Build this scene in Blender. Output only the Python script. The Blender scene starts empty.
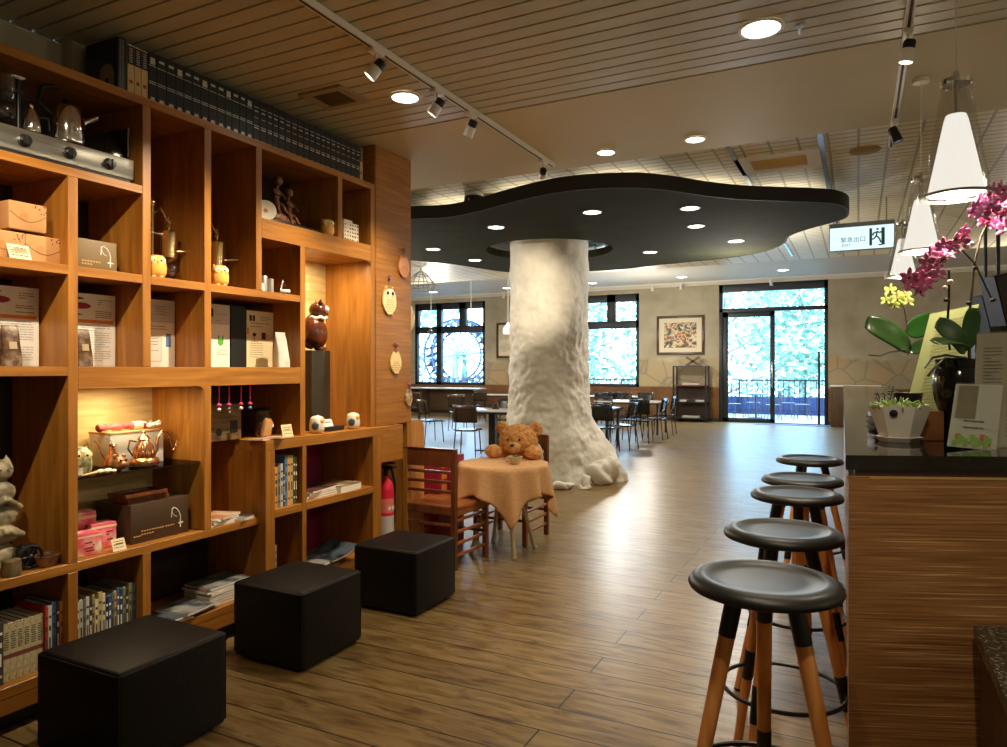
import bpy, bmesh, math, random
from mathutils import Vector, Matrix, noise
random.seed(7)
R = math.radians
C = bpy.context.scene.collection
# ---------------------------------------------------------------- camera model (metres, eye at 1.45 m)
EYE = 1.45; TH = R(26.7); ct, st = math.cos(TH), math.sin(TH); F = 706.0; HX, HY = 503.5, 369.0
def ray(x, y):
    u = (x-HX)/F; v = (HY-y)/F
    return Vector((ct*u-st, st*u+ct, v))
def atZ(x, y, z):
    d = ray(x, y); k = (z-EYE)/d.z; return Vector((d.x*k, d.y*k, z))
def atX(x, y, X):
    d = ray(x, y); k = X/d.x; return Vector((X, d.y*k, EYE+d.z*k))
def atY(x, y, Y):
    d = ray(x, y); k = Y/d.y; return Vector((d.x*k, Y, EYE+d.z*k))
def atD(x, y, D):
    d = ray(x, y); return Vector((d.x*D, d.y*D, EYE+d.z*D))
# ---------------------------------------------------------------- materials
def srgb(r, g, b):
    f = lambda c: (c/255/12.92) if c/255 <= .04045 else ((c/255+.055)/1.055)**2.4
    return (f(r), f(g), f(b), 1)
MATS = {}
def mat(name, col, rough=.5, metal=0, **kw):
    if name in MATS: return MATS[name]
    m = bpy.data.materials.new(name); m.use_nodes = True
    n = m.node_tree.nodes; b = n['Principled BSDF']
    b.inputs['Base Color'].default_value = col; b.inputs['Roughness'].default_value = rough; b.inputs['Metallic'].default_value = metal
    for k, v in kw.items():
        b.inputs[k.replace('_', ' ')].default_value = v
    MATS[name] = m; return m
def nd(m, t, **kw):
    x = m.node_tree.nodes.new(t)
    for k, v in kw.items(): setattr(x, k, v)
    return x
def lk(m, a, b): m.node_tree.links.new(a, b)
def coords(m, scale=(1,1,1), rot=(0,0,0), kind='Object'):
    tc = nd(m, 'ShaderNodeTexCoord'); mp = nd(m, 'ShaderNodeMapping')
    mp.inputs['Scale'].default_value = scale; mp.inputs['Rotation'].default_value = rot
    lk(m, tc.outputs[kind], mp.inputs['Vector']); return mp.outputs['Vector']
def ramp(m, fac, stops):
    r = nd(m, 'ShaderNodeValToRGB'); e = r.color_ramp.elements
    while len(e) < len(stops): e.new(.5)
    for el, (p, c) in zip(e, stops): el.position = p; el.color = c
    lk(m, fac, r.inputs['Fac']); return r.outputs['Color']
def noisy(name, stops, scale=(1,1,1), nscale=5, detail=4, rough=.5, metal=0, bump=0, bscale=None, dist=0, kind='Object', **kw):
    """Principled with a noise-driven colour ramp and optional bump."""
    if name in MATS: return MATS[name]
    m = mat(name, stops[0][1], rough, metal, **kw); b = m.node_tree.nodes['Principled BSDF']
    v = coords(m, scale, kind=kind); t = nd(m, 'ShaderNodeTexNoise'); t.inputs['Scale'].default_value = nscale
    t.inputs['Detail'].default_value = detail; t.inputs['Distortion'].default_value = dist
    lk(m, v, t.inputs['Vector']); lk(m, ramp(m, t.outputs['Fac'], stops), b.inputs['Base Color'])
    if bump:
        bm_ = nd(m, 'ShaderNodeBump'); bm_.inputs['Strength'].default_value = bump; bm_.inputs['Distance'].default_value = .01
        src = t
        if bscale:
            src = nd(m, 'ShaderNodeTexNoise'); src.inputs['Scale'].default_value = bscale; src.inputs['Detail'].default_value = 3
            lk(m, v, src.inputs['Vector'])
        lk(m, src.outputs['Fac'], bm_.inputs['Height']); lk(m, bm_.outputs['Normal'], b.inputs['Normal'])
    return m
def wood(name, dark, light, scale, rough=.38, nscale=6):
    return noisy(name, [(.3, dark), (.55, tuple(.5*(a+b) for a, b in zip(dark, light))), (.75, light)], scale, nscale, 6, rough, dist=.6)
def glow(name, col, strength):
    if name in MATS: return MATS[name]
    m = bpy.data.materials.new(name); m.use_nodes = True; n = m.node_tree.nodes; n.remove(n['Principled BSDF'])
    e = n.new('ShaderNodeEmission'); e.inputs['Color'].default_value = col; e.inputs['Strength'].default_value = strength
    m.node_tree.links.new(e.outputs[0], n['Material Output'].inputs[0]); MATS[name] = m; return m
def clear(name, tint=(1,1,1,1), refl=.08, rough=.02):
    if name in MATS: return MATS[name]
    m = bpy.data.materials.new(name); m.use_nodes = True; n = m.node_tree.nodes; n.remove(n['Principled BSDF'])
    t = n.new('ShaderNodeBsdfTransparent'); t.inputs[0].default_value = tint
    g = n.new('ShaderNodeBsdfGlossy'); g.inputs['Roughness'].default_value = rough
    mx = n.new('ShaderNodeMixShader'); mx.inputs[0].default_value = refl
    l = m.node_tree.links; l.new(t.outputs[0], mx.inputs[1]); l.new(g.outputs[0], mx.inputs[2]); l.new(mx.outputs[0], n['Material Output'].inputs[0])
    MATS[name] = m; return m
# ---------------------------------------------------------------- mesh builder
class MB:
    def __init__(s): s.b = bmesh.new()
    def _x(s, vs, M):
        if M is not None: bmesh.ops.transform(s.b, matrix=M, verts=vs)
    def box(s, lo, hi, bev=0, M=None, seg=2):
        g = bmesh.ops.create_cube(s.b, size=1); vs = g['verts']
        for v in vs:
            v.co = Vector([lo[i] if v.co[i] < 0 else hi[i] for i in range(3)])
        if bev:
            es = list({e for v in vs for e in v.link_edges})
            r = bmesh.ops.bevel(s.b, geom=es, offset=bev, segments=seg, affect='EDGES', profile=.5)
            vs = list({v for f in r['faces'] for v in f.verts} | {v for v in vs if v.is_valid})
        s._x(vs, M); return s
    def cbox(s, c, d, bev=0, rz=0, M=None, seg=2):
        h = [x/2 for x in d]; MM = Matrix.Translation(Vector(c)) @ Matrix.Rotation(rz, 4, 'Z')
        if M is not None: MM = Matrix.Translation(Vector(c)) @ M
        return s.box([-x for x in h], h, bev, MM, seg)
    def lathe(s, prof, seg=24, c=(0,0,0), M=None, cap=True):
        rows = []
        for r, z in prof:
            rows.append([s.b.verts.new((max(r, 1e-5)*math.cos(2*math.pi*i/seg), max(r, 1e-5)*math.sin(2*math.pi*i/seg), z)) for i in range(seg)])
        for a, b in zip(rows, rows[1:]):
            for i in range(seg): s.b.faces.new((a[i], a[(i+1) % seg], b[(i+1) % seg], b[i]))
        if cap:
            s.b.faces.new(rows[0][::-1]); s.b.faces.new(rows[-1])
        vs = [v for r in rows for v in r]
        s._x(vs, (Matrix.Translation(Vector(c)) @ (M if M is not None else Matrix())))
        return s
    def rod(s, p0, p1, r0, r1=None, seg=12):
        p0, p1 = Vector(p0), Vector(p1); d = p1-p0
        M = Vector((0,0,1)).rotation_difference(d.normalized()).to_matrix().to_4x4()
        return s.lathe([(r0, 0), (r0 if r1 is None else r1, d.length)], seg, p0, M)
    def tube(s, pts, r, seg=8, closed=False):
        pts = [Vector(p) for p in pts]; n = len(pts); rr = r if isinstance(r, (list, tuple)) else [r]*n
        rows = []; up = None
        for i, p in enumerate(pts):
            if closed: t = (pts[(i+1) % n]-pts[i-1]).normalized()
            else: t = (pts[min(i+1, n-1)]-pts[max(i-1, 0)]).normalized()
            if up is None: up = t.orthogonal().normalized()
            up = (up - t*up.dot(t)); up = up.normalized() if up.length > 1e-6 else t.orthogonal().normalized()
            w = t.cross(up)
            rows.append([s.b.verts.new(p+rr[i]*(math.cos(2*math.pi*k/seg)*up+math.sin(2*math.pi*k/seg)*w)) for k in range(seg)])
        for i in range(n if closed else n-1):
            a, b = rows[i], rows[(i+1) % n]
            for k in range(seg): s.b.faces.new((a[k], a[(k+1) % seg], b[(k+1) % seg], b[k]))
        if not closed: s.b.faces.new(rows[0][::-1]); s.b.faces.new(rows[-1])
        return s
    def ell(s, c, r, M=None, sub=2):
        g = bmesh.ops.create_icosphere(s.b, subdivisions=sub, radius=1)
        MM = Matrix.Translation(Vector(c)) @ (M if M is not None else Matrix()) @ Matrix.Diagonal((*(r if hasattr(r, '__len__') else (r, r, r)), 1))
        bmesh.ops.transform(s.b, matrix=MM, verts=g['verts']); return s
    def prism(s, pts, z0, z1, M=None):
        a = [s.b.verts.new((x, y, z0)) for x, y in pts]; b = [s.b.verts.new((x, y, z1)) for x, y in pts]; n = len(pts)
        s.b.faces.new(a[::-1]); s.b.faces.new(b)
        for i in range(n): s.b.faces.new((a[i], a[(i+1) % n], b[(i+1) % n], b[i]))
        s._x(a+b, M); return s
    def poly(s, pts):
        s.b.faces.new([s.b.verts.new(p) for p in pts]); return s
    def grid(s, rows, closed=False):
        V = [[s.b.verts.new(p) for p in r] for r in rows]
        for a, b in zip(V, V[1:]):
            for i in range(len(a) if closed else len(a)-1):
                j = (i+1) % len(a); s.b.faces.new((a[i], a[j], b[j], b[i]))
        return s
    def build(s, name, m, parent=None, loc=(0,0,0), rz=0, smooth=35, normals=True):
        if normals: bmesh.ops.recalc_face_normals(s.b, faces=s.b.faces)
        me = bpy.data.meshes.new(name); s.b.to_mesh(me); s.b.free()
        if smooth:
            me.shade_smooth()
            if smooth < 180: me.set_sharp_from_angle(angle=R(smooth))
        for mm in (m if isinstance(m, (list, tuple)) else [m]): me.materials.append(mm)
        o = bpy.data.objects.new(name, me); C.objects.link(o); o.location = loc; o.rotation_euler = (0, 0, rz)
        if parent is not None: o.parent = parent
        return o
def tag(o, label=None, cat=None, group=None, kind=None):
    if label: o['label'] = label
    if cat: o['category'] = cat
    if group: o['group'] = group
    if kind: o['kind'] = kind
    return o
def thing(name, label, cat, loc=(0,0,0), rz=0, group=None):
    o = bpy.data.objects.new(name, None); C.objects.link(o); o.location = loc; o.rotation_euler = (0, 0, rz)
    o.empty_display_size = .05
    return tag(o, label, cat, group)
def copy_tree(o, parent=None):
    c = o.copy(); C.objects.link(c)
    if parent is not None: c.parent = parent
    for ch in list(o.children): copy_tree(ch, c)
    return c
def dup(o, loc, rz, label):
    c = copy_tree(o); c.location = loc; c.rotation_euler = (0, 0, rz); c['label'] = label; return c
def struct(mb, name, m, **kw):
    return tag(mb.build(name, m, **kw), kind='structure')
def remesh(o, vox, smooth=2, disp=0, dsize=.02):
    md = o.modifiers.new('r', 'REMESH'); md.mode = 'VOXEL'; md.voxel_size = vox; md.use_smooth_shade = True
    if smooth:
        sm = o.modifiers.new('s', 'SMOOTH'); sm.iterations = smooth; sm.factor = .5
    if disp:
        t = bpy.data.textures.new(o.name, 'CLOUDS'); t.noise_scale = dsize
        d = o.modifiers.new('d', 'DISPLACE'); d.texture = t; d.strength = disp; d.mid_level = .5
    return o
def RX(a): return Matrix.Rotation(a, 4, 'X')
def RY(a): return Matrix.Rotation(a, 4, 'Y')
def RZ(a): return Matrix.Rotation(a, 4, 'Z')
ORD = ['first','second','third','fourth','fifth','sixth','seventh','eighth','ninth','tenth','eleventh','twelfth','thirteenth','fourteenth','fifteenth','sixteenth','seventeenth','eighteenth','nineteenth','twentieth','twenty-first','twenty-second','twenty-third','twenty-fourth','twenty-fifth','twenty-sixth','twenty-seventh','twenty-eighth','twenty-ninth','thirtieth','thirty-first','thirty-second','thirty-third','thirty-fourth','thirty-fifth']
# palette
oakd, oakl = srgb(142, 88, 28), srgb(184, 124, 48)
W_H = wood('oak_veneer_horizontal', oakd, oakl, (3, .35, 6), nscale=7)
W_V = wood('oak_veneer_vertical', oakd, oakl, (4, 4, .35), nscale=7)
W_BACK = noisy('cream_wallpaper', [(.35, srgb(205, 178, 118)), (.65, srgb(226, 203, 148))], (3, 1, 8), 5, 3, .8)
W_RED = wood('red_brown_stained_wood', srgb(84, 44, 25), srgb(128, 72, 40), (4, 4, .5), .35)
W_REDH = wood('orange_brown_seat_wood', srgb(134, 76, 36), srgb(180, 110, 56), (3, .6, 3), .35)
BLACK = mat('matte_black', srgb(14, 14, 14), .6)
BLKG = mat('black_painted_metal', srgb(22, 22, 24), .35)
BLKM = mat('black_frame_metal', srgb(30, 36, 42), .4)
STEEL = mat('brushed_steel', srgb(200, 198, 190), .25, 1)
CHROME = mat('chrome', srgb(230, 230, 230), .08, 1)
WHITE = mat('white_plastic', srgb(225, 222, 212), .4)
PAPER = mat('white_paper', srgb(232, 228, 214), .7)
CREAM = mat('cream_card', srgb(232, 214, 170), .7)
INK = mat('dark_print', srgb(70, 66, 60), .8)
ORANGE = mat('orange_print', srgb(224, 130, 40), .7)
GLASS = clear('window_glass', (1,1,1,1), .06)
GLASSW = clear('clear_glass', (.93,.95,.93,1), .12)
BRASS = mat('aged_brass', srgb(214, 182, 126), .22, 1)
# ================================================================ camera
cam = bpy.data.cameras.new('camera'); co = bpy.data.objects.new('camera', cam); C.objects.link(co)
co.location = (0, 0, EYE); co.rotation_euler = (R(90), 0, TH); cam.sensor_width = 36; cam.lens = 36*F/1007
cam.shift_y = -4.5/1007; cam.clip_start = .05; cam.clip_end = 300
sc = bpy.context.scene; sc.camera = co
sc.view_settings.view_transform = 'Standard'; sc.view_settings.look = 'None'; sc.view_settings.gamma = 1
sc.view_settings.use_curve_mapping = False; sc.view_settings.exposure = .42
sc.cycles.use_denoising = True
sc.cycles.max_bounces = 7; sc.cycles.diffuse_bounces = 4; sc.cycles.glossy_bounces = 3; sc.cycles.transparent_max_bounces = 12
sc.cycles.sample_clamp_indirect = 6; sc.cycles.caustics_reflective = False; sc.cycles.caustics_refractive = False
# world: bright overcast daylight
w = bpy.data.worlds.new('sky'); sc.world = w; w.use_nodes = True
bg = w.node_tree.nodes['Background']; bg.inputs[0].default_value = (.40, .69, 1, 1); bg.inputs[1].default_value = 12
# ================================================================ room
ZC, ZT, ZW = 3.01, 3.30, 3.85
XL, XR, YB, YF = -15.0, 5.0, -2.0, 20.0
# floor planks run along X
fm = mat('plank_floor', (0,0,0,1), .3); b = fm.node_tree.nodes['Principled BSDF']
tc = coords(fm); br = nd(fm, 'ShaderNodeTexBrick'); br.offset = .37; br.squash = 1
for k, v in {'Scale': 1, 'Mortar Size': .0045, 'Mortar Smooth': .3, 'Bias': 0, 'Brick Width': 3.1, 'Row Height': .2}.items(): br.inputs[k].default_value = v
br.inputs['Color1'].default_value = srgb(142, 120, 78); br.inputs['Color2'].default_value = srgb(130, 107, 68); br.inputs['Mortar'].default_value = srgb(30, 21, 13)
lk(fm, tc, br.inputs['Vector'])
v2 = coords(fm, (1.6, 9, 1)); n2 = nd(fm, 'ShaderNodeTexNoise'); n2.inputs['Scale'].default_value = 2.6; n2.inputs['Detail'].default_value = 7; n2.inputs['Distortion'].default_value = .8
lk(fm, v2, n2.inputs['Vector'])
v3 = coords(fm, (2.2, 6, 1)); n3 = nd(fm, 'ShaderNodeTexVoronoi'); n3.inputs['Scale'].default_value = 1.7; n3.inputs['Randomness'].default_value = 1
lk(fm, v3, n3.inputs['Vector'])
kn = ramp(fm, n3.outputs['Distance'], [(0, srgb(70, 48, 30)), (.06, srgb(150, 130, 110)), (.10, (1,1,1,1))])
mx = nd(fm, 'ShaderNodeMix', data_type='RGBA', blend_type='MULTIPLY'); mx.inputs[0].default_value = .85
lk(fm, br.outputs['Color'], mx.inputs[6]); lk(fm, ramp(fm, n2.outputs['Fac'], [(.30, srgb(132, 112, 82)), (.44, srgb(208, 196, 172)), (.62, (1,1,1,1))]), mx.inputs[7])
mx2 = nd(fm, 'ShaderNodeMix', data_type='RGBA', blend_type='MULTIPLY'); mx2.inputs[0].default_value = .6
lk(fm, mx.outputs[2], mx2.inputs[6]); lk(fm, kn, mx2.inputs[7]); lk(fm, mx2.outputs[2], b.inputs['Base Color'])
bp = nd(fm, 'ShaderNodeBump'); bp.inputs['Strength'].default_value = .35; bp.inputs['Distance'].default_value = .004
lk(fm, n2.outputs['Fac'], bp.inputs['Height']); lk(fm, bp.outputs['Normal'], b.inputs['Normal'])
b.inputs['Roughness'].default_value = .33
m = MB(); m.box((XL, YB, -.1), (XR, YF+.1, 0)); struct(m, 'floor', fm, smooth=0)
# walls
plaster = noisy('warm_plaster', [(.3, srgb(168, 158, 132)), (.7, srgb(192, 184, 160))], (1,1,1), 2.5, 5, .8)
m = MB(); m.box((-3.62, YB, 0), (-3.42, 4.6, ZC)); struct(m, 'wall_left', plaster, smooth=0)
m = MB(); m.box((XL, 4.5, 0), (-3.62, 4.6, ZT)); m.box((XL-.1, 4.6, 0), (XL, YF, ZW)); struct(m, 'wall_dining', plaster, smooth=0)
m = MB(); m.box((XR, YB, 0), (XR+.1, YF, ZW)); struct(m, 'wall_right', plaster, smooth=0)
m = MB(); m.box((-3.42, YB-.1, 0), (XR, YB, ZC)); struct(m, 'wall_back', plaster, smooth=0)
# far wall, with painted dado of crazy paving between 0.95 and 1.8 m and brown panel below
fw = mat('stone_dado_wall', (0,0,0,1), .8); b = fw.node_tree.nodes['Principled BSDF']
v = coords(fw, (1, 1, 1)); sx = nd(fw, 'ShaderNodeSeparateXYZ'); lk(fw, v, sx.inputs[0])
nz = nd(fw, 'ShaderNodeTexNoise'); nz.inputs['Scale'].default_value = 1.1; nz.inputs['Detail'].default_value = 3; lk(fw, v, nz.inputs['Vector'])
ma = nd(fw, 'ShaderNodeMath', operation='MULTIPLY_ADD'); lk(fw, nz.outputs['Fac'], ma.inputs[0]); ma.inputs[1].default_value = -.7; lk(fw, sx.outputs['Z'], ma.inputs[2])
vo = nd(fw, 'ShaderNodeTexVoronoi', feature='DISTANCE_TO_EDGE'); vo.inputs['Scale'].default_value = 1.7; lk(fw, v, vo.inputs['Vector'])
vc = nd(fw, 'ShaderNodeTexVoronoi'); vc.inputs['Scale'].default_value = 1.7; lk(fw, v, vc.inputs['Vector'])
stone = nd(fw, 'ShaderNodeMix', data_type='RGBA'); lk(fw, ramp(fw, vo.outputs['Distance'], [(.0, (0,0,0,1)), (.05, (1,1,1,1))]), stone.inputs[0])
stone.inputs[6].default_value = srgb(142, 130, 104)
lk(fw, ramp(fw, vc.outputs['Color'], [(.2, srgb(172, 156, 122)), (.5, srgb(158, 148, 122)), (.8, srgb(178, 152, 114))]), stone.inputs[7])
up = nd(fw, 'ShaderNodeMix', data_type='RGBA'); lk(fw, ramp(fw, ma.outputs[0], [(.0, (0,0,0,1)), (1, (1,1,1,1))]), up.inputs[0])
r_ = up.inputs[0].links[0].from_node; r_.color_ramp.interpolation = 'CONSTANT'
mr = nd(fw, 'ShaderNodeMapRange'); mr.inputs['From Min'].default_value = 1.34; mr.inputs['From Max'].default_value = 1.42
lk(fw, ma.outputs[0], mr.inputs['Value']); lk(fw, mr.outputs[0], up.inputs[0])
lk(fw, stone.outputs[2], up.inputs[6])
pn = nd(fw, 'ShaderNodeTexNoise'); pn.inputs['Scale'].default_value = 1.6; pn.inputs['Detail'].default_value = 4; lk(fw, v, pn.inputs['Vector'])
lk(fw, ramp(fw, pn.outputs['Fac'], [(.3, srgb(158, 148, 124)), (.7, srgb(184, 174, 150))]), up.inputs[7])
lo = nd(fw, 'ShaderNodeMix', data_type='RGBA'); mr2 = nd(fw, 'ShaderNodeMapRange'); mr2.inputs['From Min'].default_value = .93; mr2.inputs['From Max'].default_value = .97
lk(fw, sx.outputs['Z'], mr2.inputs['Value']); lk(fw, mr2.outputs[0], lo.inputs[0])
lk(fw, ramp(fw, pn.outputs['Fac'], [(.3, srgb(98, 66, 36)), (.7, srgb(132, 92, 52))]), lo.inputs[6]); lk(fw, up.outputs[2], lo.inputs[7]); lk(fw, lo.outputs[2], b.inputs['Base Color'])
holes = [(-13.42, -10.72, .93, 3.64), (-8.37, -5.67, .93, 3.64), (-3.43, -.70, 0, 3.78)]
m = MB(); x = XL
for a, b_, z0, z1 in holes:
    m.box((x, YF, 0), (a, YF+.25, ZW)); m.box((a, YF, z1), (b_, YF+.25, ZW))
    if z0 > 0: m.box((a, YF, 0), (b_, YF+.25, z0))
    x = b_
m.box((x, YF, 0), (XR, YF+.25, ZW)); struct(m, 'wall_far', fw, smooth=0)
# windows: frame parts and panes
def window(name, x0, x1, z0, z1, bars, panes):
    t = tag(thing(name, None, None, (0, 0, 0)), kind='structure')
    m = MB()
    for a in bars: m.box((a[0], YF+.02, a[1]), (a[2], YF+.16, a[3]), .004)
    m.build('frame', BLKM, t)
    for p in panes:
        m = MB(); m.box((p[0], YF+.085, p[1]), (p[2], YF+.093, p[3])); m.build('pane', GLASS, t, smooth=0)
for k, (x0, x1) in enumerate([(-13.42, -10.72), (-8.37, -5.67)]):
    z0, z1 = .93, 3.64; zt0, zt1 = 2.64, 2.86
    xa, xb = x0+.85, x0+1.0
    bars = [(x0, z0, x0+.1, z1), (x1-.1, z0, x1, z1), (x0, z0, x1, z0+.09), (x0, z1-.22, x1, z1), (x0, zt0, x1, zt1),
            (xa, z0, xb+.04, z1), (x0+1.72, zt1, x0+1.98, z1), (x0+.1, zt1, x0+.14, z1)]
    window('window_%d' % (k+1), x0, x1, z0, z1, bars, [(x0+.1, z0+.09, xa, zt0), (xb, z0+.09, x1-.1, zt0), (x0+.1, zt1, xa, z1-.2), (xb, zt1, x0+1.72, z1-.2), (x0+1.98, zt1, x1-.1, z1-.2)])
# sliding door: fixed leaf on the viewer's side, second leaf slid behind it leaving the opening
t = tag(thing('door_1', None, None), kind='structure')
x0, x1 = -3.43, -.70; m = MB()
for a in [(x0, 0, x0+.1, 3.78), (x1-.09, 0, x1, 3.78), (x0, 3.55, x1, 3.78), (x0, 3.0, x1, 3.1), (x0, 0, x1, .02)]: m.box((a[0], YF+.0, a[1]), (a[2], YF+.18, a[3]), .003)
m.build('frame', BLKM, t)
lf = MB(); lx0, lx1 = x0+.1, x0+1.42
for a in [(lx0, .02, lx0+.14, 3.0), (lx1-.1, .02, lx1+.02, 3.0), (lx0, .02, lx1, .12), (lx0, 2.86, lx1, 3.0)]: lf.box((a[0], YF+.03, a[1]), (a[2], YF+.08, a[3]), .003)
l = lf.build('door_leaf', BLKM, t)
m = MB(); m.box((lx0+.14, YF+.05, .12), (lx1-.1, YF+.058, 2.86)); m.build('pane', GLASS, l, smooth=0)
m = MB(); m.box((lx1-.06, YF-.02, .95), (lx1-.03, YF+.03, 1.65), .005); m.build('door_handle', STEEL, l)
m = MB(); m.box((x0+.1, YF+.09, 3.1), (x1-.09, YF+.098, 3.55)); m.build('pane', GLASS, t, smooth=0)
m = MB(); m.box((lx1+.02, YF+.12, .05), (x1-.09, YF+.128, 3.0)); m.build('pane', GLASS, t, smooth=0)
m = MB(); m.box((-.95, YF+.10, .02), (-.89, YF+.15, 1.9), .004); m.build('stile', BLKM, t)
m = MB(); m.box((x0+1.0, 19.45, 0), (x1+.1, 19.9, .008)); tag(m.build('door_mat', mat('grey_mat', srgb(90, 100, 120), .9)), 'thin grey doormat on the floor before the glass door', 'mat')
base = mat('dark_base', srgb(52, 46, 38), .5)
m = MB()
for a, b_ in [(XL, x0), (x1, XR)]: m.box((a, YF-.02, 0), (b_, YF, .1))
struct(m, 'baseboard_far', base, smooth=0)
# ceilings
slat = noisy('cream_slat', [(.3, srgb(176, 168, 138)), (.7, srgb(190, 182, 152))], (.4, 3, 1), 2, 3, .4)
soff = noisy('cream_soffit', [(.3, srgb(194, 184, 150)), (.7, srgb(200, 190, 156))], (1, 1, 1), 1.5, 3, .6)
m = MB(); y = YB
while y < 3.80:
    m.box((-3.42, y, ZC), (XR, min(y+.088, 3.82), ZC+.02), .002, seg=1); y += .0985
struct(m, 'ceiling', slat, smooth=0)
m = MB(); m.box((-3.62, YB, ZC+.035), (XR, 3.82, ZC+.1)); struct(m, 'ceiling.001', mat('slat_backing', srgb(40, 34, 26), .9), smooth=0)
m = MB(); m.box((-3.62, 3.82, ZC), (XR, 5.13, ZW+.1)); struct(m, 'ceiling.002', soff, smooth=0)
tm = mat('embossed_tile', (0,0,0,1), .42); b = tm.node_tree.nodes['Principled BSDF']
bt = nd(tm, 'ShaderNodeTexBrick'); bt.offset = 0
for k, v in {'Scale': 1, 'Mortar Size': .012, 'Mortar Smooth': .2, 'Brick Width': .22, 'Row Height': .11}.items(): bt.inputs[k].default_value = v
bt.inputs['Color1'].default_value = srgb(236, 228, 200); bt.inputs['Color2'].default_value = srgb(226, 218, 190); bt.inputs['Mortar'].default_value = srgb(160, 150, 122)
lk(tm, coords(tm), bt.inputs['Vector']); lk(tm, bt.outputs['Color'], b.inputs['Base Color'])
bp = nd(tm, 'ShaderNodeBump'); bp.invert = True; bp.inputs['Strength'].default_value = .4; bp.inputs['Distance'].default_value = .01
lk(tm, bt.outputs['Fac'], bp.inputs['Height']); lk(tm, bp.outputs['Normal'], b.inputs['Normal'])
m = MB(); m.box((XL, 5.13, ZT), (XR, 12.9, ZW+.1)); m.box((XL, 4.5, ZT), (-3.62, 5.13, ZW+.1)); struct(m, 'ceiling.003', tm, smooth=0)
wsoff = mat('pale_soffit', srgb(206, 202, 190), .6)
m = MB(); m.box((XL, 12.9, ZW), (XR, YF, ZW+.1)); struct(m, 'ceiling.004', wsoff, smooth=0)
m = MB(); m.box((XL, YF-.12, ZW-.1), (XR, YF, ZW), .01); struct(m, 'trim_1', mat('cornice_white', srgb(214, 208, 192), .5), smooth=0)
# wall column of greyer plaster over the bookcase
m = MB(); m.box((-3.42, atX(72, 60, -3.34).y, 2.74), (-3.34, atX(72, 60, -3.34).y+.10, ZC)); struct(m, 'trim_2', plaster, smooth=0)
# metal strips on the tiled ceiling, sky reflection painted in as blue tint
trimb = mat('sky_tinted_metal_strip', srgb(190, 205, 225), .25, .6)
for k, (a, c) in enumerate([((731, 148), (750, 186)), ((822, 137), (826, 178))]):
    p, q = atZ(*a, ZT), atZ(*c, ZT); m = MB(); X = (p.x+q.x)/2
    m.box((X-.02, 5.2, ZT-.015), (X+.02, 12.5, ZT)); struct(m, 'trim_%d' % (3+k), trimb, smooth=0)
# ================================================================ cloud-shaped dropped ceiling with round cut-out
ZD = 3.03
colax = atD(549, 369, 9.4); CX, CY = colax.x, colax.y
def spline(pts, n=6):
    out = []; N = len(pts)
    for i in range(N):
        p0, p1, p2, p3 = [Vector(pts[(i+k-1) % N]) for k in range(4)]
        for j in range(n):
            t = j/n; out.append(.5*((2*p1)+(p2-p0)*t+(2*p0-5*p1+4*p2-p3)*t*t+(3*p1-p0-3*p2+p3)*t**3))
    return out
px = [(413,219),(450,217),(480,211),(510,203),(540,196),(570,191),(604,188.5),(640,188),(672,191),(705,196),(740,199.5),(775,201),(810,202),(834,204),(846,209),(845,217),(832,222),(806,229),(788,236),(783,243),(768,250),(745,255),(720,258.5),(690,261.5),(655,265),(620,269),(575,271.5),(530,272.5),(505,271.5),(480,268),(450,263.5),(413,260),(375,254),(350,240),(372,222)]
poly = [(p.x, p.y) for p in spline([atZ(x, y, ZD).to_2d() for x, y in px], 4)]
HR = .845; hole = [(CX+HR*math.cos(2*math.pi*i/64), CY+HR*math.sin(2*math.pi*i/64)) for i in range(64)]
def plate_with_hole(outer, inner, z0, z1, name, m0):
    bm = bmesh.new()
    vo_ = [bm.verts.new((x, y, z0)) for x, y in outer]; vi = [bm.verts.new((x, y, z0)) for x, y in inner]
    es = [bm.edges.new((l_[i], l_[(i+1) % len(l_)])) for l_ in (vo_, vi) for i in range(len(l_))]
    bmesh.ops.triangle_fill(bm, use_beauty=True, edges=es)
    bmesh.ops.delete(bm, geom=[f for f in bm.faces if (Vector((f.calc_center_median().x-CX, f.calc_center_median().y-CY))).length < HR*.93], context='FACES_ONLY')
    g = bmesh.ops.extrude_face_region(bm, geom=bm.faces[:])
    for v in [e for e in g['geom'] if isinstance(e, bmesh.types.BMVert)]: v.co.z = z1
    bmesh.ops.recalc_face_normals(bm, faces=bm.faces)
    me = bpy.data.meshes.new(name); bm.to_mesh(me); bm.free(); me.materials.append(m0)
    o = bpy.data.objects.new(name, me); C.objects.link(o); return o
cloudm = noisy('dark_olive_paint', [(.3, srgb(40, 42, 29)), (.7, srgb(48, 50, 35))], (1,1,1), 3, 3, .95, Specular_IOR_Level=.12)
cl = plate_with_hole(poly, hole, ZD, ZD+.1, 'dropped_ceiling', cloudm)
tag(cl, 'wavy cloud-shaped dark olive ceiling raft hanging around the white column', 'ceiling raft')
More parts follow.
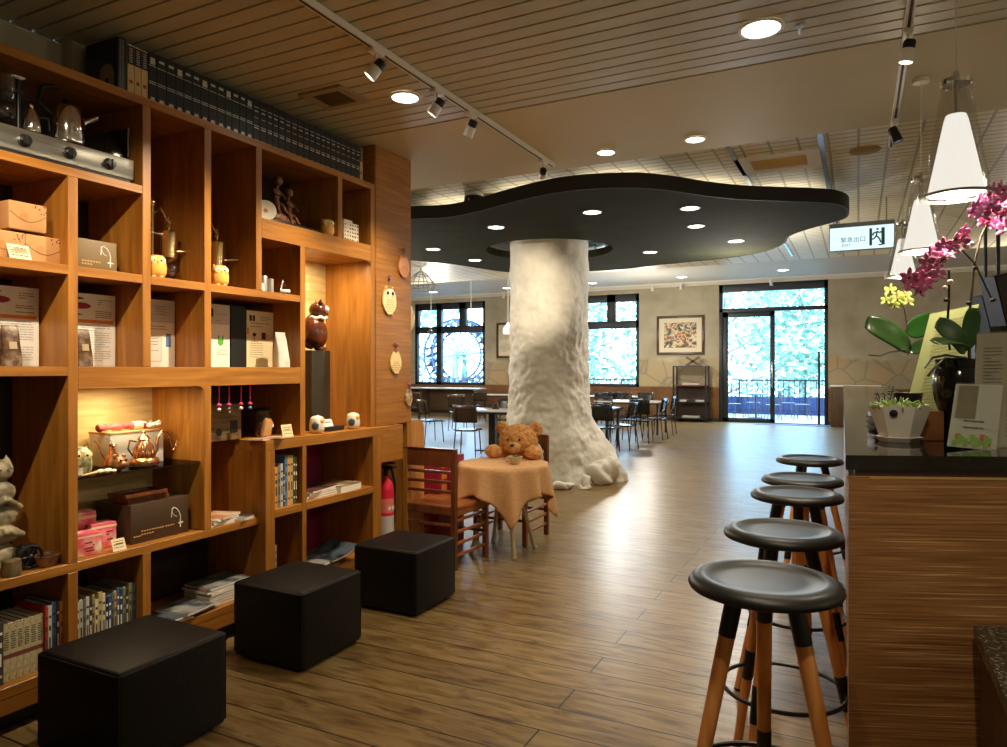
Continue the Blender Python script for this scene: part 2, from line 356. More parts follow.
# rim band standing around the raft
bm = MB(); n = len(poly)
rim = [[(x, y, ZD-.004) for x, y in poly], [(x, y, ZD+.13) for x, y in poly]]
cen = Vector((sum(p[0] for p in poly)/n, sum(p[1] for p in poly)/n))
ins = []
for i, (x, y) in enumerate(poly):
    a, b_ = Vector(poly[i-1]), Vector(poly[(i+1) % n]); t_ = (b_-a).normalized(); nn = Vector((t_.y, -t_.x))
    ins.append((x+nn.x*.02, y+nn.y*.02))
bm.grid([rim[0], rim[1], [(x, y, ZD+.13) for x, y in ins], [(x, y, ZD-.004) for x, y in ins], rim[0]], closed=True)
bm.build('rim_band', mat('black_rim', srgb(26, 25, 22), .7), cl)
for dx, dy in [(-1.6, .5), (1.6, -.8), (2.6, 1.2), (-.5, -1.6), (.2, 1.3)]:
    m = MB(); m.rod((CX+dx, CY+dy, ZD+.1), (CX+dx, CY+dy, ZT), .008); m.build('hanger_rod', BLKG, cl)
# ================================================================ white rough column
def colr(a, z):
    d = (a-TH+math.pi) % (2*math.pi)-math.pi                       # 0 = towards the viewer's right
    fl = lambda c0, w: math.exp(-((((a-c0+math.pi) % (2*math.pi))-math.pi)/w)**2)
    s = 1/(1+math.exp((z-.50)/.15))
    r = .52+.06*max(0, 1-z/1.2)
    r += .42*fl(TH-.1, .6)*s + .20*fl(TH-1.3, .5)*s*.9 + .12*s*fl(TH+math.pi, .9) + .2*fl(TH+1.2, .7)*s
    return r
seg, rows = 220, []
for j in range(200):
    z = (ZT+.02)*j/199; row = []
    for i in range(seg):
        a = 2*math.pi*i/seg; r = colr(a, z); p = Vector((math.cos(a), math.sin(a), 0))
        q = Vector((p.x*r*2.2, p.y*r*2.2, z*2))
        k = max(0, min(1, (2.95-z)/.5)); low = max(0, 1-z/.9)
        rg = 1-abs(2*noise.noise(q*1.3)-.1)
        r += (.010+.010*k)*noise.noise(q*3)+.020*k*(rg-.5)*.8+.016*k*noise.noise(q*7)+.008*k*abs(noise.noise(q*16))+low*.10*noise.noise(q*1.1+Vector((3,1,7)))+low*.03*noise.noise(q*3.4)
        row.append((CX+p.x*r, CY+p.y*r, z))
    rows.append(row)
m = MB(); m.grid(rows, closed=True)
plas = noisy('rough_white_plaster', [(.3, srgb(212, 209, 198)), (.7, srgb(236, 233, 222))], (1,1,1), 4, 5, .75, bump=1.0, bscale=16)
colo = m.build('plaster_column', plas, smooth=180)
tag(colo, 'thick white rough-plastered column widening into rock-like roots at its foot', 'column')
for (x, y, rx, rz, k) in [(602, 484, .20, .30, 0), (581, 490, .10, .20, 1), (561, 490, .12, .10, 3), (592, 479, .2, .42, 4)]:
    p = atZ(x, y, 0); m = MB(); m.ell((p.x, p.y+.1, rz*.45), (rx, rx*.9, rz*.62), sub=4)
    for v in m.b.verts: v.co += (v.co-Vector((p.x, p.y+.1, 0))).normalized()*(.16*noise.noise(v.co*4+Vector((k, 0, 0)))+.05*noise.noise(v.co*11)); v.co.z = max(v.co.z, .001)
    m.build('rock', plas, colo, smooth=180)
# ================================================================ bookcase (front plane X=-3, back wall X=-3.42)
XF, XB = -3.0, -3.42
YD = [.82, 1.17, 1.52, 1.870, 2.220, 2.570, 2.918, 3.267, 3.611, 3.955]; T = .043; H = T/2
bc = thing('bookcase', 'tall open oak bookcase with many square compartments along the wall', 'bookcase', (0, 0, 0))
def shelf(y0, y1, z0, z1, x0=XB, x1=XF-.0007, name='shelf'): 
    m = MB(); m.box((x0, y0, z0), (x1, y1, z1), .002, seg=1); return m.build(name, W_H, bc, smooth=0)
def divider(y, z0, z1, t=T, x1=XF): 
    m = MB(); m.box((XB, y-t/2, z0), (x1, y+t/2, z1), .002, seg=1); return m.build('divider', W_V, bc, smooth=0)
e0, e1 = .80, 3.955+H
shelf(e0, e1, 2.69, 2.73)
shelf(e0, 2.22-H, 2.272, 2.31)
shelf(e0, 2.22-H, 1.851, 1.892); shelf(2.22+H, 3.267-H, 1.851, 1.892)
shelf(e0, 1.87-H, 1.42, 1.46); shelf(1.87+H, 3.267-H, 1.362, 1.46)
shelf(2.918+H, 3.955-H, 2.19, 2.302)
shelf(e0, 2.918, .58, .62); shelf(e0, 2.918, .15, .193)
m = MB(); m.box((XB, e0, .086), (XF-.002, 2.918, .15)); m.build('plinth', W_H, bc, smooth=0)
m = MB(); m.box((XB, e0, 0), (XF-.07, 2.918, .086)); m.build('toe_kick', mat('dark_toe_kick', srgb(24, 18, 14), .6), bc, smooth=0)
divider(.82, .193, 2.69)
divider(1.87, .62, 2.272); divider(1.87, .193, .58)
divider(2.22, 1.46, 2.69); divider(2.22, .193, .58)
divider(2.57, 1.46, 2.69); divider(2.57, .62, 1.362)
divider(2.918, 1.892, 2.69)
divider(3.267, 1.05, 2.19)
divider(3.611, 2.302, 2.69); divider(3.955, 1.05, 2.69)
dk = wood('oak_back_shaded', srgb(40, 24, 15), srgb(52, 32, 20), (3, .35, 6), nscale=7)  # oak darkened, compartment shade put into the back colour
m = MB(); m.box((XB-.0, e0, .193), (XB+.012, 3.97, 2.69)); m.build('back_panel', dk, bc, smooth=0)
for (y0, y1, z0, z1) in [(1.87+H, 2.57-H, .62, 1.362), (3.267+H, 3.955-H, 1.05, 2.19)]:
    m = MB(); m.box((XB+.012, y0, z0), (XB+.02, y1, z1)); m.build('niche_back', W_BACK, bc, smooth=0)
    # rounded upper corner
    r = .035; pts = [(0, 0)]+[(-r+r*math.sin(a), -r+r*math.cos(a)) for a in [i*math.pi/16 for i in range(9)]]
    m = MB(); m.prism([(x, y) for x, y in pts], 0, .03, Matrix.Translation((XF-.0301, y1, z1)) @ Matrix(((0,0,1,0),(1,0,0,0),(0,1,0,0),(0,0,0,1))))
    m.build('corner_fillet', W_V, bc, smooth=0)
# glass shelf in the niche
m = MB(); m.box((XB+.03, 1.87+H+.002, .968), (XF-.03, 2.57-H-.002, .976))
m.build('glass_shelf', clear('dark_glass', (.35, .38, .36, 1), .25, .03), bc, smooth=0)
# ---------------- low cabinet in front of the right end
LX = -2.95
lc = thing('low_cabinet', 'low oak magazine cabinet under the tall lit niche with magenta back', 'cabinet', (0, 0, 0))
def lp(lo, hi, name, mt=W_H): m = MB(); m.box(lo, hi, .002, seg=1); return m.build(name, mt, lc, smooth=0)
ys, ye = 2.918, 4.244
lp((XB+.0, ys, .99), (LX, ye, 1.05), 'cabinet_top'); lp((XB, ys, 0), (LX, ys+.07, .99), 'side_panel', W_V)
lp((XB+.02, 3.21, .2), (LX-.001, 3.245, .99), 'divider', W_V); lp((XB+.02, 3.895, .0), (LX-.001, 3.985, .99), 'side_panel', W_V)
lp((XB+.02, ys+.07, .607), (LX-.001, 3.21, .652), 'shelf'); lp((XB+.02, 3.245, .607), (LX-.001, 3.895, .652), 'shelf')
lp((XB+.02, ys+.07, .155), (LX-.001, 3.895, .2), 'shelf'); lp((XB, ys+.07, .08), (LX-.004, 3.895, .155), 'plinth')
lp((LX-.06, 3.985, .80), (LX, ye, .99), 'apron')
MAG = mat('magenta_paint', srgb(128, 22, 60), .6)
lp((XB, ys+.07, .2), (XB+.02, 3.895, .99), 'back_panel', MAG)
# ---------------- tall oak end panel
ep = thing('end_panel', 'tall oak panel closing the end of the bookcase, hung with owl plaques', 'panel', (0, 0, 0))
m = MB(); m.box((XB+.004, 3.978, 1.052), (XF, 4.42, ZC-.002), .002, seg=1); m.build('panel_face', W_H, ep, smooth=0)
m = MB(); m.box((XB+.004, 4.37, 0), (XF, 4.42, 1.05)); m.build('panel_side', W_V, ep, smooth=0)
m = MB(); m.box((XF, 3.985, 1.052), (XF+.004, 3.99, ZC)); m.build('edge_strip', W_V, ep, smooth=0)
m = MB(); pts = [(4.423, 0), (4.60, 0), (4.60, .98)]+[(4.53+.07*math.cos(a), .98+.085*math.sin(a)) for a in [i*math.pi/16 for i in range(1, 9)]]+[(4.423, 1.065)]
m.prism([(x, y) for x, y in pts], -3.1, -3.0, Matrix(((0,0,1,0),(1,0,0,0),(0,1,0,0),(0,0,0,1))))
tag(m.build('low_partition', wood('pale_oak', srgb(176, 118, 56), srgb(206, 150, 82), (4,4,.35), nscale=7), smooth=30), 'low pale oak partition with rounded corner beside the owl-hung end panel', 'partition')
# ================================================================ helpers for shelf contents
def facing(y, x, z):   # a frame on the shelf whose local -Y looks out of the shelf (towards +X)
    return (x, y, z)
def book(y, t, h, d, z, x, mt, label, group, name='book', pages=True, parts=None, tilt=0):
    """Upright book: spine towards +X, thickness t along Y from y, foot at z, spine plane x."""
    o = thing(name, label, 'book', (x, y+t/2, z), 0, group)
    if tilt: o.rotation_euler = (tilt, 0, 0)
    m = MB(); c = .0018
    m.box((-.004, -t/2, 0), (0, t/2, h), .001, seg=1); m.box((-d, -t/2, 0), (-.003, -t/2+c, h)); m.box((-d, t/2-c, 0), (-.003, t/2, h)); m.build('cover', mt, o, smooth=0)
    m = MB(); m.box((-d+.004, -t/2+c, .003), (-.004, t/2-c, h-.004)); m.build('pages', PAPER, o, smooth=0)
    if parts: parts(o, t, h)
    return o
GOLD = mat('silver_foil', srgb(200, 196, 180), .35, .3)
BLKL = noisy('black_leatherette', [(.3, srgb(9, 11, 11)), (.7, srgb(18, 20, 20))], (1,1,1), 30, 2, .45)
def foil(rows_, mt=GOLD):
    def f(o, t, h):
        m = MB()
        for z, hh, ww in rows_: m.box((0, -t*ww/2, h*z), (.0012, t*ww/2, h*z+hh))
        m.build('spine_lettering', mt, o, smooth=0)
    return f
# top of the bookcase: big navy book, three cream-backed books, long run of black encyclopaedias
ZS4 = 2.732
def yat(x, X=XF): return atX(x, 200, X).y
y = yat(85)
o = thing('box_file', 'large navy slipcased book on the bookcase top with pale arch and silver print', 'book', (XF-.03, atX(117.5, 60, -3.03).y+.03, ZS4))
m = MB(); m.box((-.235, -.03, 0), (0, .013, .245), .004); m.build('slipcase', mat('navy_cloth', srgb(16, 18, 34), .5), o)
m = MB()
pts = [(.05*math.cos(a), .075+.05*math.sin(a)) for a in [math.pi*i/12 for i in range(13)]]; pts = [(.05, 0)]+pts+[(-.05, 0)]
inn = [(-.016, 0)]+[(-.016*math.cos(a)*1, .045+.016*math.sin(a)) for a in [math.pi*i/8 for i in range(9)]]+[(.016, 0)]
m.prism([(x, y_) for x, y_ in pts+inn], 0, .0015, Matrix.Translation((-.075, -.0315, .003)) @ RX(R(90))); 
m.build('pale_arch', mat('grey_tan_print', srgb(146, 128, 96), .7), o)
m = MB()
for j in range(26):
    for k in range(2): m.box((0, -.021+.013*k, .01+j*.0088), (.0012, -.021+.013*k+.010, .01+j*.0088+.004))
m.build('silver_print', mat('dull_silver_print', srgb(120, 120, 112), .6), o)
def cream_spine(o, t, h):
    m = MB(); m.box((0, -t/2, h*.60), (.001, t/2, h*.97)); s = m.build('black_label', BLKL, o, smooth=0)
    m = MB()
    for k in range(7): m.box((.001, -t*.25, h*(.64+.045*k)), (.002, t*.25, h*(.655+.045*k)))
    m.build('lettering', GOLD, o, smooth=0)
    m = MB(); m.lathe([(.009, 0), (.009, .0012)], 12, (0, 0, h*.25), RY(R(90))); m.build('red_emblem', mat('brick_red_print', srgb(150, 60, 34), .7), o)
CRM = mat('cream_cover', srgb(196, 166, 112), .6)
y = atX(127.3, 60, -3.03).y
for k in range(3):
    t_ = .0335
    book(y, t_, .228, .2, ZS4, XF-.028, CRM, 'cream-spined book with black label on the bookcase top, %s of three beside the navy slipcase' % ORD[k], 'cream-spined books on the bookcase top', parts=cream_spine); y += t_+.002
random.seed(3); k = 0; Y1 = 3.86
while y < Y1-.03:
    t_ = random.choice([.046, .05, .053])
    rows_ = [(.02, .006, .6), (.05+.0*k, .010, .45), (.36, .003, .9), (.40, .003, .9), (.72, .003, .9), (.84, .012, .55)]
    if k % 3 == 0: rows_ += [(.76, .018, .6)]
    if k > 12: rows_ = [(.02, .004, .5), (.30, .006, .7), (.36, .003, .8), (.55, .003, .6), (.70, .006, .55), (.8, .003, .8)]
    book(y, t_-.002, .236 if k < 18 else .232, .2, ZS4, XF-.026, BLKL, 'black encyclopaedia volume with silver lettering on the bookcase top, %s after the cream-spined trio' % ORD[k], 'black encyclopaedia volumes on the bookcase top', parts=foil(rows_)); y += t_; k += 1
book(y+.003, .03, .222, .2, ZS4, XF-.03, CRM, 'single cream-spined book ending the row of black volumes against the oak end panel', 'cream-spined books on the bookcase top', parts=cream_spine)
# ================================================================ stove and kettles, top compartment
S1, S2, S3 = 1.461, 1.893, 2.311
KYO = atX(66, 120, -3.14).y-1.62
st_ = thing('gas_hob', 'long stainless steel gas hob with three black knobs on the upper shelf', 'hob', (XF-.03, 1.62, S3))
m = MB(); m.box((-.33, -.62, .02), (0, .555, .115), .004); m.build('hob_body', noisy('stainless', [(.35, srgb(150, 148, 138)), (.65, srgb(190, 188, 176))], (1, .3, 8), 4, 3, .28, .9), st_)
m = MB()
for yy in (-.5, -.1, .42): m.rod((-.05, yy, 0), (-.05, yy, .022), .018)
m.box((-.31, -.6, .006), (-.004, .54, .02)); m.build('hob_base', BLACK, st_)
for yy in [atX(q, 150, -3.03).y-1.62 for q in (24, 69, 109)]:
    kx = MB(); kx.lathe([(.026, 0), (.026, .006), (.021, .008), (.019, .026), (.0, .028)], 20, (0, yy, .066), RY(R(90))); kx.box((.02, yy-.004, .048), (.032, yy+.004, .084), .001); kx.build('control_knob', BLKG, st_)
for yy in (-.25, .0, KYO):
    m = MB()
    for a in range(4): m.rod((-.17, yy, .118), (-.17+.09*math.cos(a*math.pi/2+.4), yy+.09*math.sin(a*math.pi/2+.4), .13), .004)
    m.tube([(-.17+.06*math.cos(i*math.pi/8), yy+.06*math.sin(i*math.pi/8), .122) for i in range(16)], .006, 6, True); m.build('burner_grate', BLKG, st_)
m = MB(); m.box((-.20, .40, .115), (-.19, .545, .26)); m.box((-.192, .535, .115), (-.02, .545, .265)); m.build('windshield', clear('smoked_glass', (.4,.38,.32,1), .2), st_, smooth=0)
KY = atX(66, 120, -3.14).y
kt = thing('stainless_kettle', 'stainless steel kettle with black handle and short spout standing on the hob', 'kettle', (-3.14, KY, S3+.132)); kt.scale = (1.2, 1.2, 1.2)
m = MB(); m.lathe([(.062, 0), (.066, .01), (.06, .1), (.05, .135), (.02, .15), (0, .152)], 32); m.build('kettle_body', CHROME, kt)
m = MB(); m.lathe([(.014, .15), (.012, .156), (.008, .165), (0, .172)], 16); m.build('lid_knob', BLACK, kt)
m = MB(); m.tube([(.01, .052, .09), (.012, .085, .115), (.014, .11, .135)], [.014, .011, .008], 10); m.build('spout', CHROME, kt)
m = MB(); m.tube([(0, -.058, .10), (0, -.10, .13), (0, -.085, .185), (0, -.03, .205)], [.006, .007, .008, .01], 8); m.build('handle', BLACK, kt)
for k, (yy, hh, lab) in enumerate([(atX(9, 120, -3.1).y, .23, 'dark glass siphon coffee maker on the hob, further from the knobless end'), (atX(31, 120, -3.1).y, .16, 'small steel coffee pot on the hob between the siphon and the kettle')]):
    t = thing('siphon_coffee_maker' if k == 0 else 'small_coffee_pot', lab, 'coffee maker', (-3.10, yy, S3+(.115 if k == 0 else .131)))
    if k == 0:
        m = MB(); m.lathe([(.04, 0), (.04, .008), (.01, .012)], 20); m.build('stand_base', BLACK, t)
        m = MB(); m.rod((0, .035, 0), (0, .035, hh), .008); m.box((-.01, -.01, .16), (.01, .05, .175)); m.build('stand_pole', BLKG, t)
        m = MB(); m.ell((0, -.01, .075), (.036, .036, .04)); m.build('lower_globe', GLASSW, t)
        m = MB(); m.lathe([(.01, .11), (.03, .125), (.034, .21), (.035, .215)], 20, (0, -.01, 0), cap=False); m.build('upper_chamber', GLASSW, t)
        m = MB(); m.ell((0, .035, hh), (.016, .03, .014)); m.build('handle_knob', CHROME, t)
    else:
        m = MB(); m.lathe([(.035, 0), (.037, .01), (.03, .06), (.02, .09), (0, .1)], 20); m.build('pot_body', CHROME, t)
        m = MB(); m.tube([(0, .03, .07), (0, .07, .08), (0, .075, .03)], .005, 6); m.build('handle', BLACK, t)
        m = MB(); m.ell((0, 0, .11), (.01, .01, .014)); m.build('lid_knob', BRASS, t)
# ================================================================ gift boxes, row two
KRAFT = noisy('kraft_card', [(.3, srgb(176, 124, 72)), (.7, srgb(196, 146, 92))], (1,1,1), 8, 3, .7)
def kraft_box(y, z, x, lab, w=.15, h=.115):
    t = thing('kraft_gift_box', lab, 'box', (x, y, z), 0, 'kraft gift boxes')
    m = MB(); m.box((-.13, -w/2, 0), (0, w/2, h), .006); m.build('box_body', KRAFT, t)
    m = MB(); m.tube([(.0005, -w/2+.004+w*.98*i/14, h*.62-h*.30*math.sin(math.pi*i/14)) for i in range(15)], .0012, 5); m.build('flap_edge', mat('flap_shade', srgb(120, 74, 40), .8), t)
    m = MB()
    for q in range(9): m.ell((.001, w*.18+random.uniform(0, w*.27), h*.66+random.uniform(0, h*.3)), (.0008, .004, .0025), RX(random.uniform(0, 3)), 1)
    m.build('blossom_print', mat('maroon_print', srgb(120, 40, 34), .7), t)
    m = MB(); m.lathe([(.016, 0), (.016, .001)], 16, (0, -w*.1, h*.5), RY(R(90))); m.build('round_seal', mat('tan_seal', srgb(188, 122, 64), .6), t); return t
kraft_box(atX(15, 250, -3.06).y-.035, S2, -3.06, 'lower kraft gift box behind the cream price card, partly out of view')
yb = atX(48, 250, -3.06).y
kraft_box(yb-.015, S2, -3.06, 'kraft gift box sitting on the shelf beside the oak divider, lower box of the pile')
kraft_box(yb-.085, S2+.125, -3.05, 'kraft gift box raised on a black stand above the two lower ones')
m = MB(); m.cbox((0, 0, .0625), (.06, .05, .124)); tag(m.build('display_stand', BLACK, loc=(-3.10, yb-.112, S2)), 'small black stand holding up the topmost kraft gift box', 'stand')
def card(y, z, x, w, h, lab, tilt=-20, lines=3, mt=CREAM, name='price_card', cat='card', group=None, ink=INK, rz=0):
    t = thing(name, lab, cat, (x, y, z), R(rz), group); M = RY(R(tilt))
    m = MB(); m.box((-.0015, -w/2, 0), (0, w/2, h), M=M); m.build('card_sheet', mt, t, smooth=0)
    m = MB(); m.box((-.0005, -w*.3, 0), (.0, w*.3, h*.75), M=Matrix.Translation((-.5*h, 0, 0)) @ RY(R(32))); m.build('easel_back', mt, t, smooth=0)
    if lines:
        m = MB()
        for i in range(lines):
            z0 = h*(.25+.5*i/max(1, lines-1)); a = -w*.38; 
            while a < w*.33:
                l_ = random.uniform(.06, .2)*w; m.box((.0002, a, z0), (.0008, min(a+l_, w*.38), z0+h*.06), M=M); a += l_+w*.04
        m.build('printed_lines', ink, t, smooth=0)
    return t
card(atX(24, 250, -3.03).y-.01, S2, -3.03, .085, .07, 'cream price card leaning before the kraft gift boxes', -25, 4)
# olive gift box with plume logo
def logo(o, x, y, z, s, mt):
    m = MB(); M = Matrix.Translation((x, y, z))
    m.tube([M @ Vector((.001, y_*s, z_*s)) for y_, z_ in [(-.30, .30), (-.26, .78), (-.12, .84), (.08, .72), (.24, .50), (.32, .24), (.31, -.05)]], [.018*s+.0008, .022*s+.001, .022*s+.001, .02*s+.001, .018*s+.0008, .015*s+.0008, .012*s+.0008], 6)
    m.tube([M @ Vector((.001, y_*s, z_*s)) for y_, z_ in [(-.26, .74), (-.22, .52), (-.08, .34), (.06, .28)]], .008*s+.0006, 5)
    m.box((0, .14*s, -.15*s), (.0015, .5*s, -.09*s), M=M); m.box((0, .28*s, -.38*s), (.0015, .34*s, .12*s), M=M)
    m.build('white_emblem', mt, o)
OLIVE = mat('olive_card', srgb(112, 92, 58), .6)
t = thing('olive_gift_box', 'olive brown gift box with a white curved emblem on the second shelf', 'box', (-3.06, 2.015, S2))
m = MB(); m.box((-.2, -.12, 0), (0, .095, .135), .002); m.build('box_body', OLIVE, t)
logo(t, 0, .04, .05, .075, WHITE)
m = MB()
for z_, n_ in ((.035, 7), (.022, 4)):
    for q in range(n_): m.box((0, -.07+q*.013, z_), (.001, -.062+q*.013, z_+.006))
m.build('gold_lettering', mat('gold_print', srgb(190, 150, 90), .5), t, smooth=0)
# ================================================================ info leaflets and coffee pouches, row three
def sheet(y0, y1, h, x, lab, prints, mt=PAPER, name='info_leaflet', group='information sheets on the eye-level shelf'):
    t = thing(name, lab, 'leaflet', (x, (y0+y1)/2, S1), 0, group); w = y1-y0
    m = MB(); m.box((-.003, -w/2, 0), (0, w/2, h)); m.build('sheet', mt, t, smooth=0)
    for nm, mt_, rects in prints:
        m = MB()
        for r in rects:
            if r[0] != 'e': a, b_, c, d = r; m.box((0, w*(a-.5), h*c), (.0008, w*(b_-.5), h*d))
            else: m.ell((.0002, w*(r[1]-.5), h*r[2]), (.0008, w*r[3], h*r[4]), sub=2)
        m.build(nm, mt_, t, smooth=0)
    return t
def lines(a, b_, z0, z1, n, t_=.012):
    out = []
    for i in range(n):
        z_ = z0+(z1-z0)*i/max(1, n-1); x_ = a
        while x_ < b_-.03:
            e_ = min(b_, x_+random.uniform(.04, .16)); out.append((x_, e_, z_, z_+t_)); x_ = e_+.012
        if random.random() < .2: out = out[:-2]
    return out
REDP = mat('red_print', srgb(150, 30, 60), .7)
def orange_sheet(y0, y1, lab):
    return sheet(y0, y1, .338, -3.19, lab, [('heading_oval', REDP, [('e', .32, .83, .2, .045)]), ('dark_swirl', INK, [('e', .22, .93, .16, .018), ('e', .2, .71, .16, .012)]),
        ('orange_banner', ORANGE, [(.15, .95, .60, .645)]), ('white_field', mat('bright_paper', srgb(240, 238, 228), .7), [(.03, .97, .02, .60)]),
        ('printed_text', mat('grey_print', srgb(110, 104, 92), .8), [(a, b_, c+0, d) for a, b_, c, d in lines(.3, .9, .08, .56, 16, .008)]+lines(.6, .92, .68, .76, 4, .01)+lines(.65, .92, .86, .92, 3, .008))])
orange_sheet(1.60, 1.838, 'information sheet with orange banner and red oval standing behind the brown coffee pouch')
orange_sheet(1.945, 2.192, 'information sheet with orange banner and red oval in the compartment next to the corner divider')
def pouch(y, x, lab, c, s=1, rz=0, name='coffee_pouch'):
    t = thing(name, lab, 'pouch', (x, y, S1), rz); w, d, h = .075*s, .045*s, .165*s
    rows = []
    for j in range(14):
        k = j/13; ww = w*(.5-.10*k**3+.02*math.sin(k*9)); dd = d*.5*(1-k**2.2)+.0015
        row = []
        for i in range(24):
            a = 2*math.pi*i/24; cx, cy = math.cos(a), math.sin(a)
            row.append((dd*math.copysign(abs(cx)**.6, cx)-.012*s*k, ww*math.copysign(abs(cy)**.35, cy), h*k))
        rows.append(row)
    m = MB(); m.grid(rows, closed=True); m.b.faces.new([m.b.verts[i] if False else v for i, v in enumerate(list(m.b.verts)[-24:])]); m.b.faces.new(list(m.b.verts)[:24] if False else [v for v in list(m.b.verts)[:24]][::-1])
    m.build('pouch_body', c, t, smooth=50)
    m = MB(); m.cbox((.0-.012*s, 0, h-.004), (.004, w*.84, .012)); m.build('folded_top', c, t, smooth=0); return t, w, h, d
BRP = noisy('brown_foil', [(.35, srgb(60, 34, 24)), (.5, srgb(96, 70, 50)), (.65, srgb(132, 114, 88))], (1,1,1), 22, 3, .25)
WHP = noisy('white_foil', [(.35, srgb(190, 186, 172)), (.65, srgb(226, 222, 210))], (1,1,1), 8, 3, .35)
for (yy, lab) in ((1.665, 'brown foil coffee pouch before the orange-bannered sheet at the bookcase near end'), (1.965, 'brown foil coffee pouch half hidden by the divider, before the second orange-bannered sheet')):
    t, w_, h_, d_ = pouch(yy, -3.08, lab, BRP)
    m = MB(); m.cbox((.016, 0, .085), (.0015, .03, .03), M=RY(R(-8))); m.build('pouch_label', mat('tan_label', srgb(170, 150, 116), .6), t)
sheet(2.30, 2.542, .345, -3.215, 'pale information sheet printed with a drawing of a pouch', [
    ('shade_band', mat('light_grey_shade', srgb(200, 194, 178), .7), [(.0, 1, .66, 1)]), ('blue_square', mat('blue_grey_print', srgb(96, 120, 160), .7), [(.25, .37, .76, .88), (.78, .90, .30, .50)]),  # top band greyed, shadow of the shelf above painted on
    ('printed_text', INK, lines(.52, .9, .78, .9, 4, .008)+lines(.3, .8, .56, .60, 2, .008)+lines(.28, .6, .24, .42, 5, .006)),
    ('pouch_outline', mat('grey_line', srgb(140, 136, 124), .8), [(.24, .25, .08, .44), (.66, .67, .08, .44), (.24, .67, .44, .447), (.24, .67, .08, .087)])])
sheet(2.70, 2.905, .352, -3.215, 'white sheet printed with a bright green plant', [
    ('painted_shelf_shade', mat('light_grey_shade', srgb(200, 194, 178), .7), [(.0, 1, .68, 1)]), ('black_square', BLACK, [(.36, .44, .80, .92)]),  # upper third greyed to paint the shelf's shadow
    ('plant_picture', mat('green_print', srgb(90, 170, 50), .7), [('e', .68, .40, .1, .06), ('e', .62, .46, .03, .05), ('e', .76, .46, .03, .05)]),
    ('printed_text', INK, lines(.56, .9, .84, .88, 2, .008)+lines(.55, .9, .2, .27, 3, .006)+lines(.5, .95, .74, .76, 1, .008))])
sheet(3.03, 3.243, .335, -3.215, 'cream sheet with a small tree drawing behind the white coffee pouch', [
    ('stamp_marks', mat('brown_print', srgb(70, 44, 30), .7), [(.1, .19, .82, .92), (.22, .3, .82, .92)]), ('tree_drawing', mat('brown_print', srgb(70, 44, 30), .7), [('e', .28, .58, .07, .035), (.27, .29, .46, .56), (.17, .4, .455, .465), (.55, .7, .5, .62)]),
    ('orange_bar', ORANGE, [(.02, .08, .58, .70)]),
    ('printed_text', INK, lines(.5, .9, .84, .9, 3, .006)+lines(.15, .85, .72, .78, 2, .008)+lines(.12, .6, .18, .42, 7, .006))], CREAM)
m = MB(); m.box((-3.218, 2.91, S1), (-3.21, 3.025, S1+.352)); tag(m.build('shade_gap_sheet', BLACK, smooth=0), 'black sheet painting the shaded gap between the plant sheet and the tree sheet', 'board')  # black sheet stands in for the dark, shaded gap here
t, w_, h_, d_ = pouch(3.165, -3.07, 'crumpled white coffee pouch on the eye-level shelf before the tree sheet', WHP, 1.25)
m = MB()
for r in lines(-.02, .03, .06, .12, 5, .0035): m.box((.022, r[0], r[2]), (.0235, r[1], r[3]), M=RY(R(-7)))
m.build('pouch_print', INK, t, smooth=0)
# ================================================================ owls
def owl(loc, rz, s, body, face, lab, wings=None, wingmat=None, group=None, cat='figurine', name='owl_figurine', feet=ORANGE):
    """Little round owl, local +X is its front, height s."""
    o = thing(name, lab, cat, loc, rz, group)
    m = MB(); m.lathe([(.18*s, 0), (.33*s, .03*s), (.40*s, .2*s), (.41*s, .42*s), (.38*s, .62*s), (.36*s, .75*s), (.30*s, .87*s), (.16*s, .93*s), (0, .94*s)], 28)
    for q in (-1, 1): m.lathe([(.10*s, 0), (.05*s, .07*s), (.0, .13*s)], 10, (0, q*.22*s, .84*s), RX(-q*.25))
    m.build('owl_body', body, o, smooth=60)
    m = MB()
    for q in (-1, 1): m.ell((.29*s, q*.15*s, .67*s), (.09*s, .17*s, .17*s))
    m.build('face_disc', face, o, smooth=180)
    m = MB()
    for q in (-1, 1): m.ell((.372*s, q*.13*s, .68*s), (.02*s, .04*s, .04*s))
    m.build('eyes', BLACK, o, smooth=180)
    m = MB(); m.lathe([(.035*s, 0), (0, .1*s)], 8, (.37*s, 0, .62*s), RY(R(140))); m.build('beak', ORANGE, o)
    if wings:
        for q in (-1, 1):
            m = MB(); m.ell((-.02*s, q*.37*s, .40*s), (.2*s, .07*s, .24*s)); m.build('wing', wingmat, o, smooth=180)
    for q in (-1, 1):
        m = MB(); m.ell((.28*s, q*.14*s, .03*s), (.1*s, .09*s, .04*s)); m.build('foot', feet, o, smooth=180)
    return o
YEL = mat('yellow_glaze', srgb(236, 178, 84), .25); CREG = mat('cream_glaze', srgb(244, 222, 160), .25); WHG = mat('white_glaze', srgb(222, 214, 196), .25)
owl((-3.05, atX(156, 270, -3.05).y, S2), R(-25), .118, YEL, CREG, 'yellow owl figurine with cream face beside the brass siphon apparatus', feet=CREG)
owl((-3.05, atX(219.5, 270, -3.05).y, S2), R(-25), .118, YEL, CREG, 'yellow owl figurine with cream face in the empty-looking tall compartment', feet=CREG)
owl((-3.05, atX(327, 226, -3.05).y, 2.303), R(-30), .115, YEL, CREG, 'orange-yellow owl figurine at the end of the dark sculpture base', feet=CREG)
SLATE = mat('slate_blue_glaze', srgb(70, 80, 92), .3)
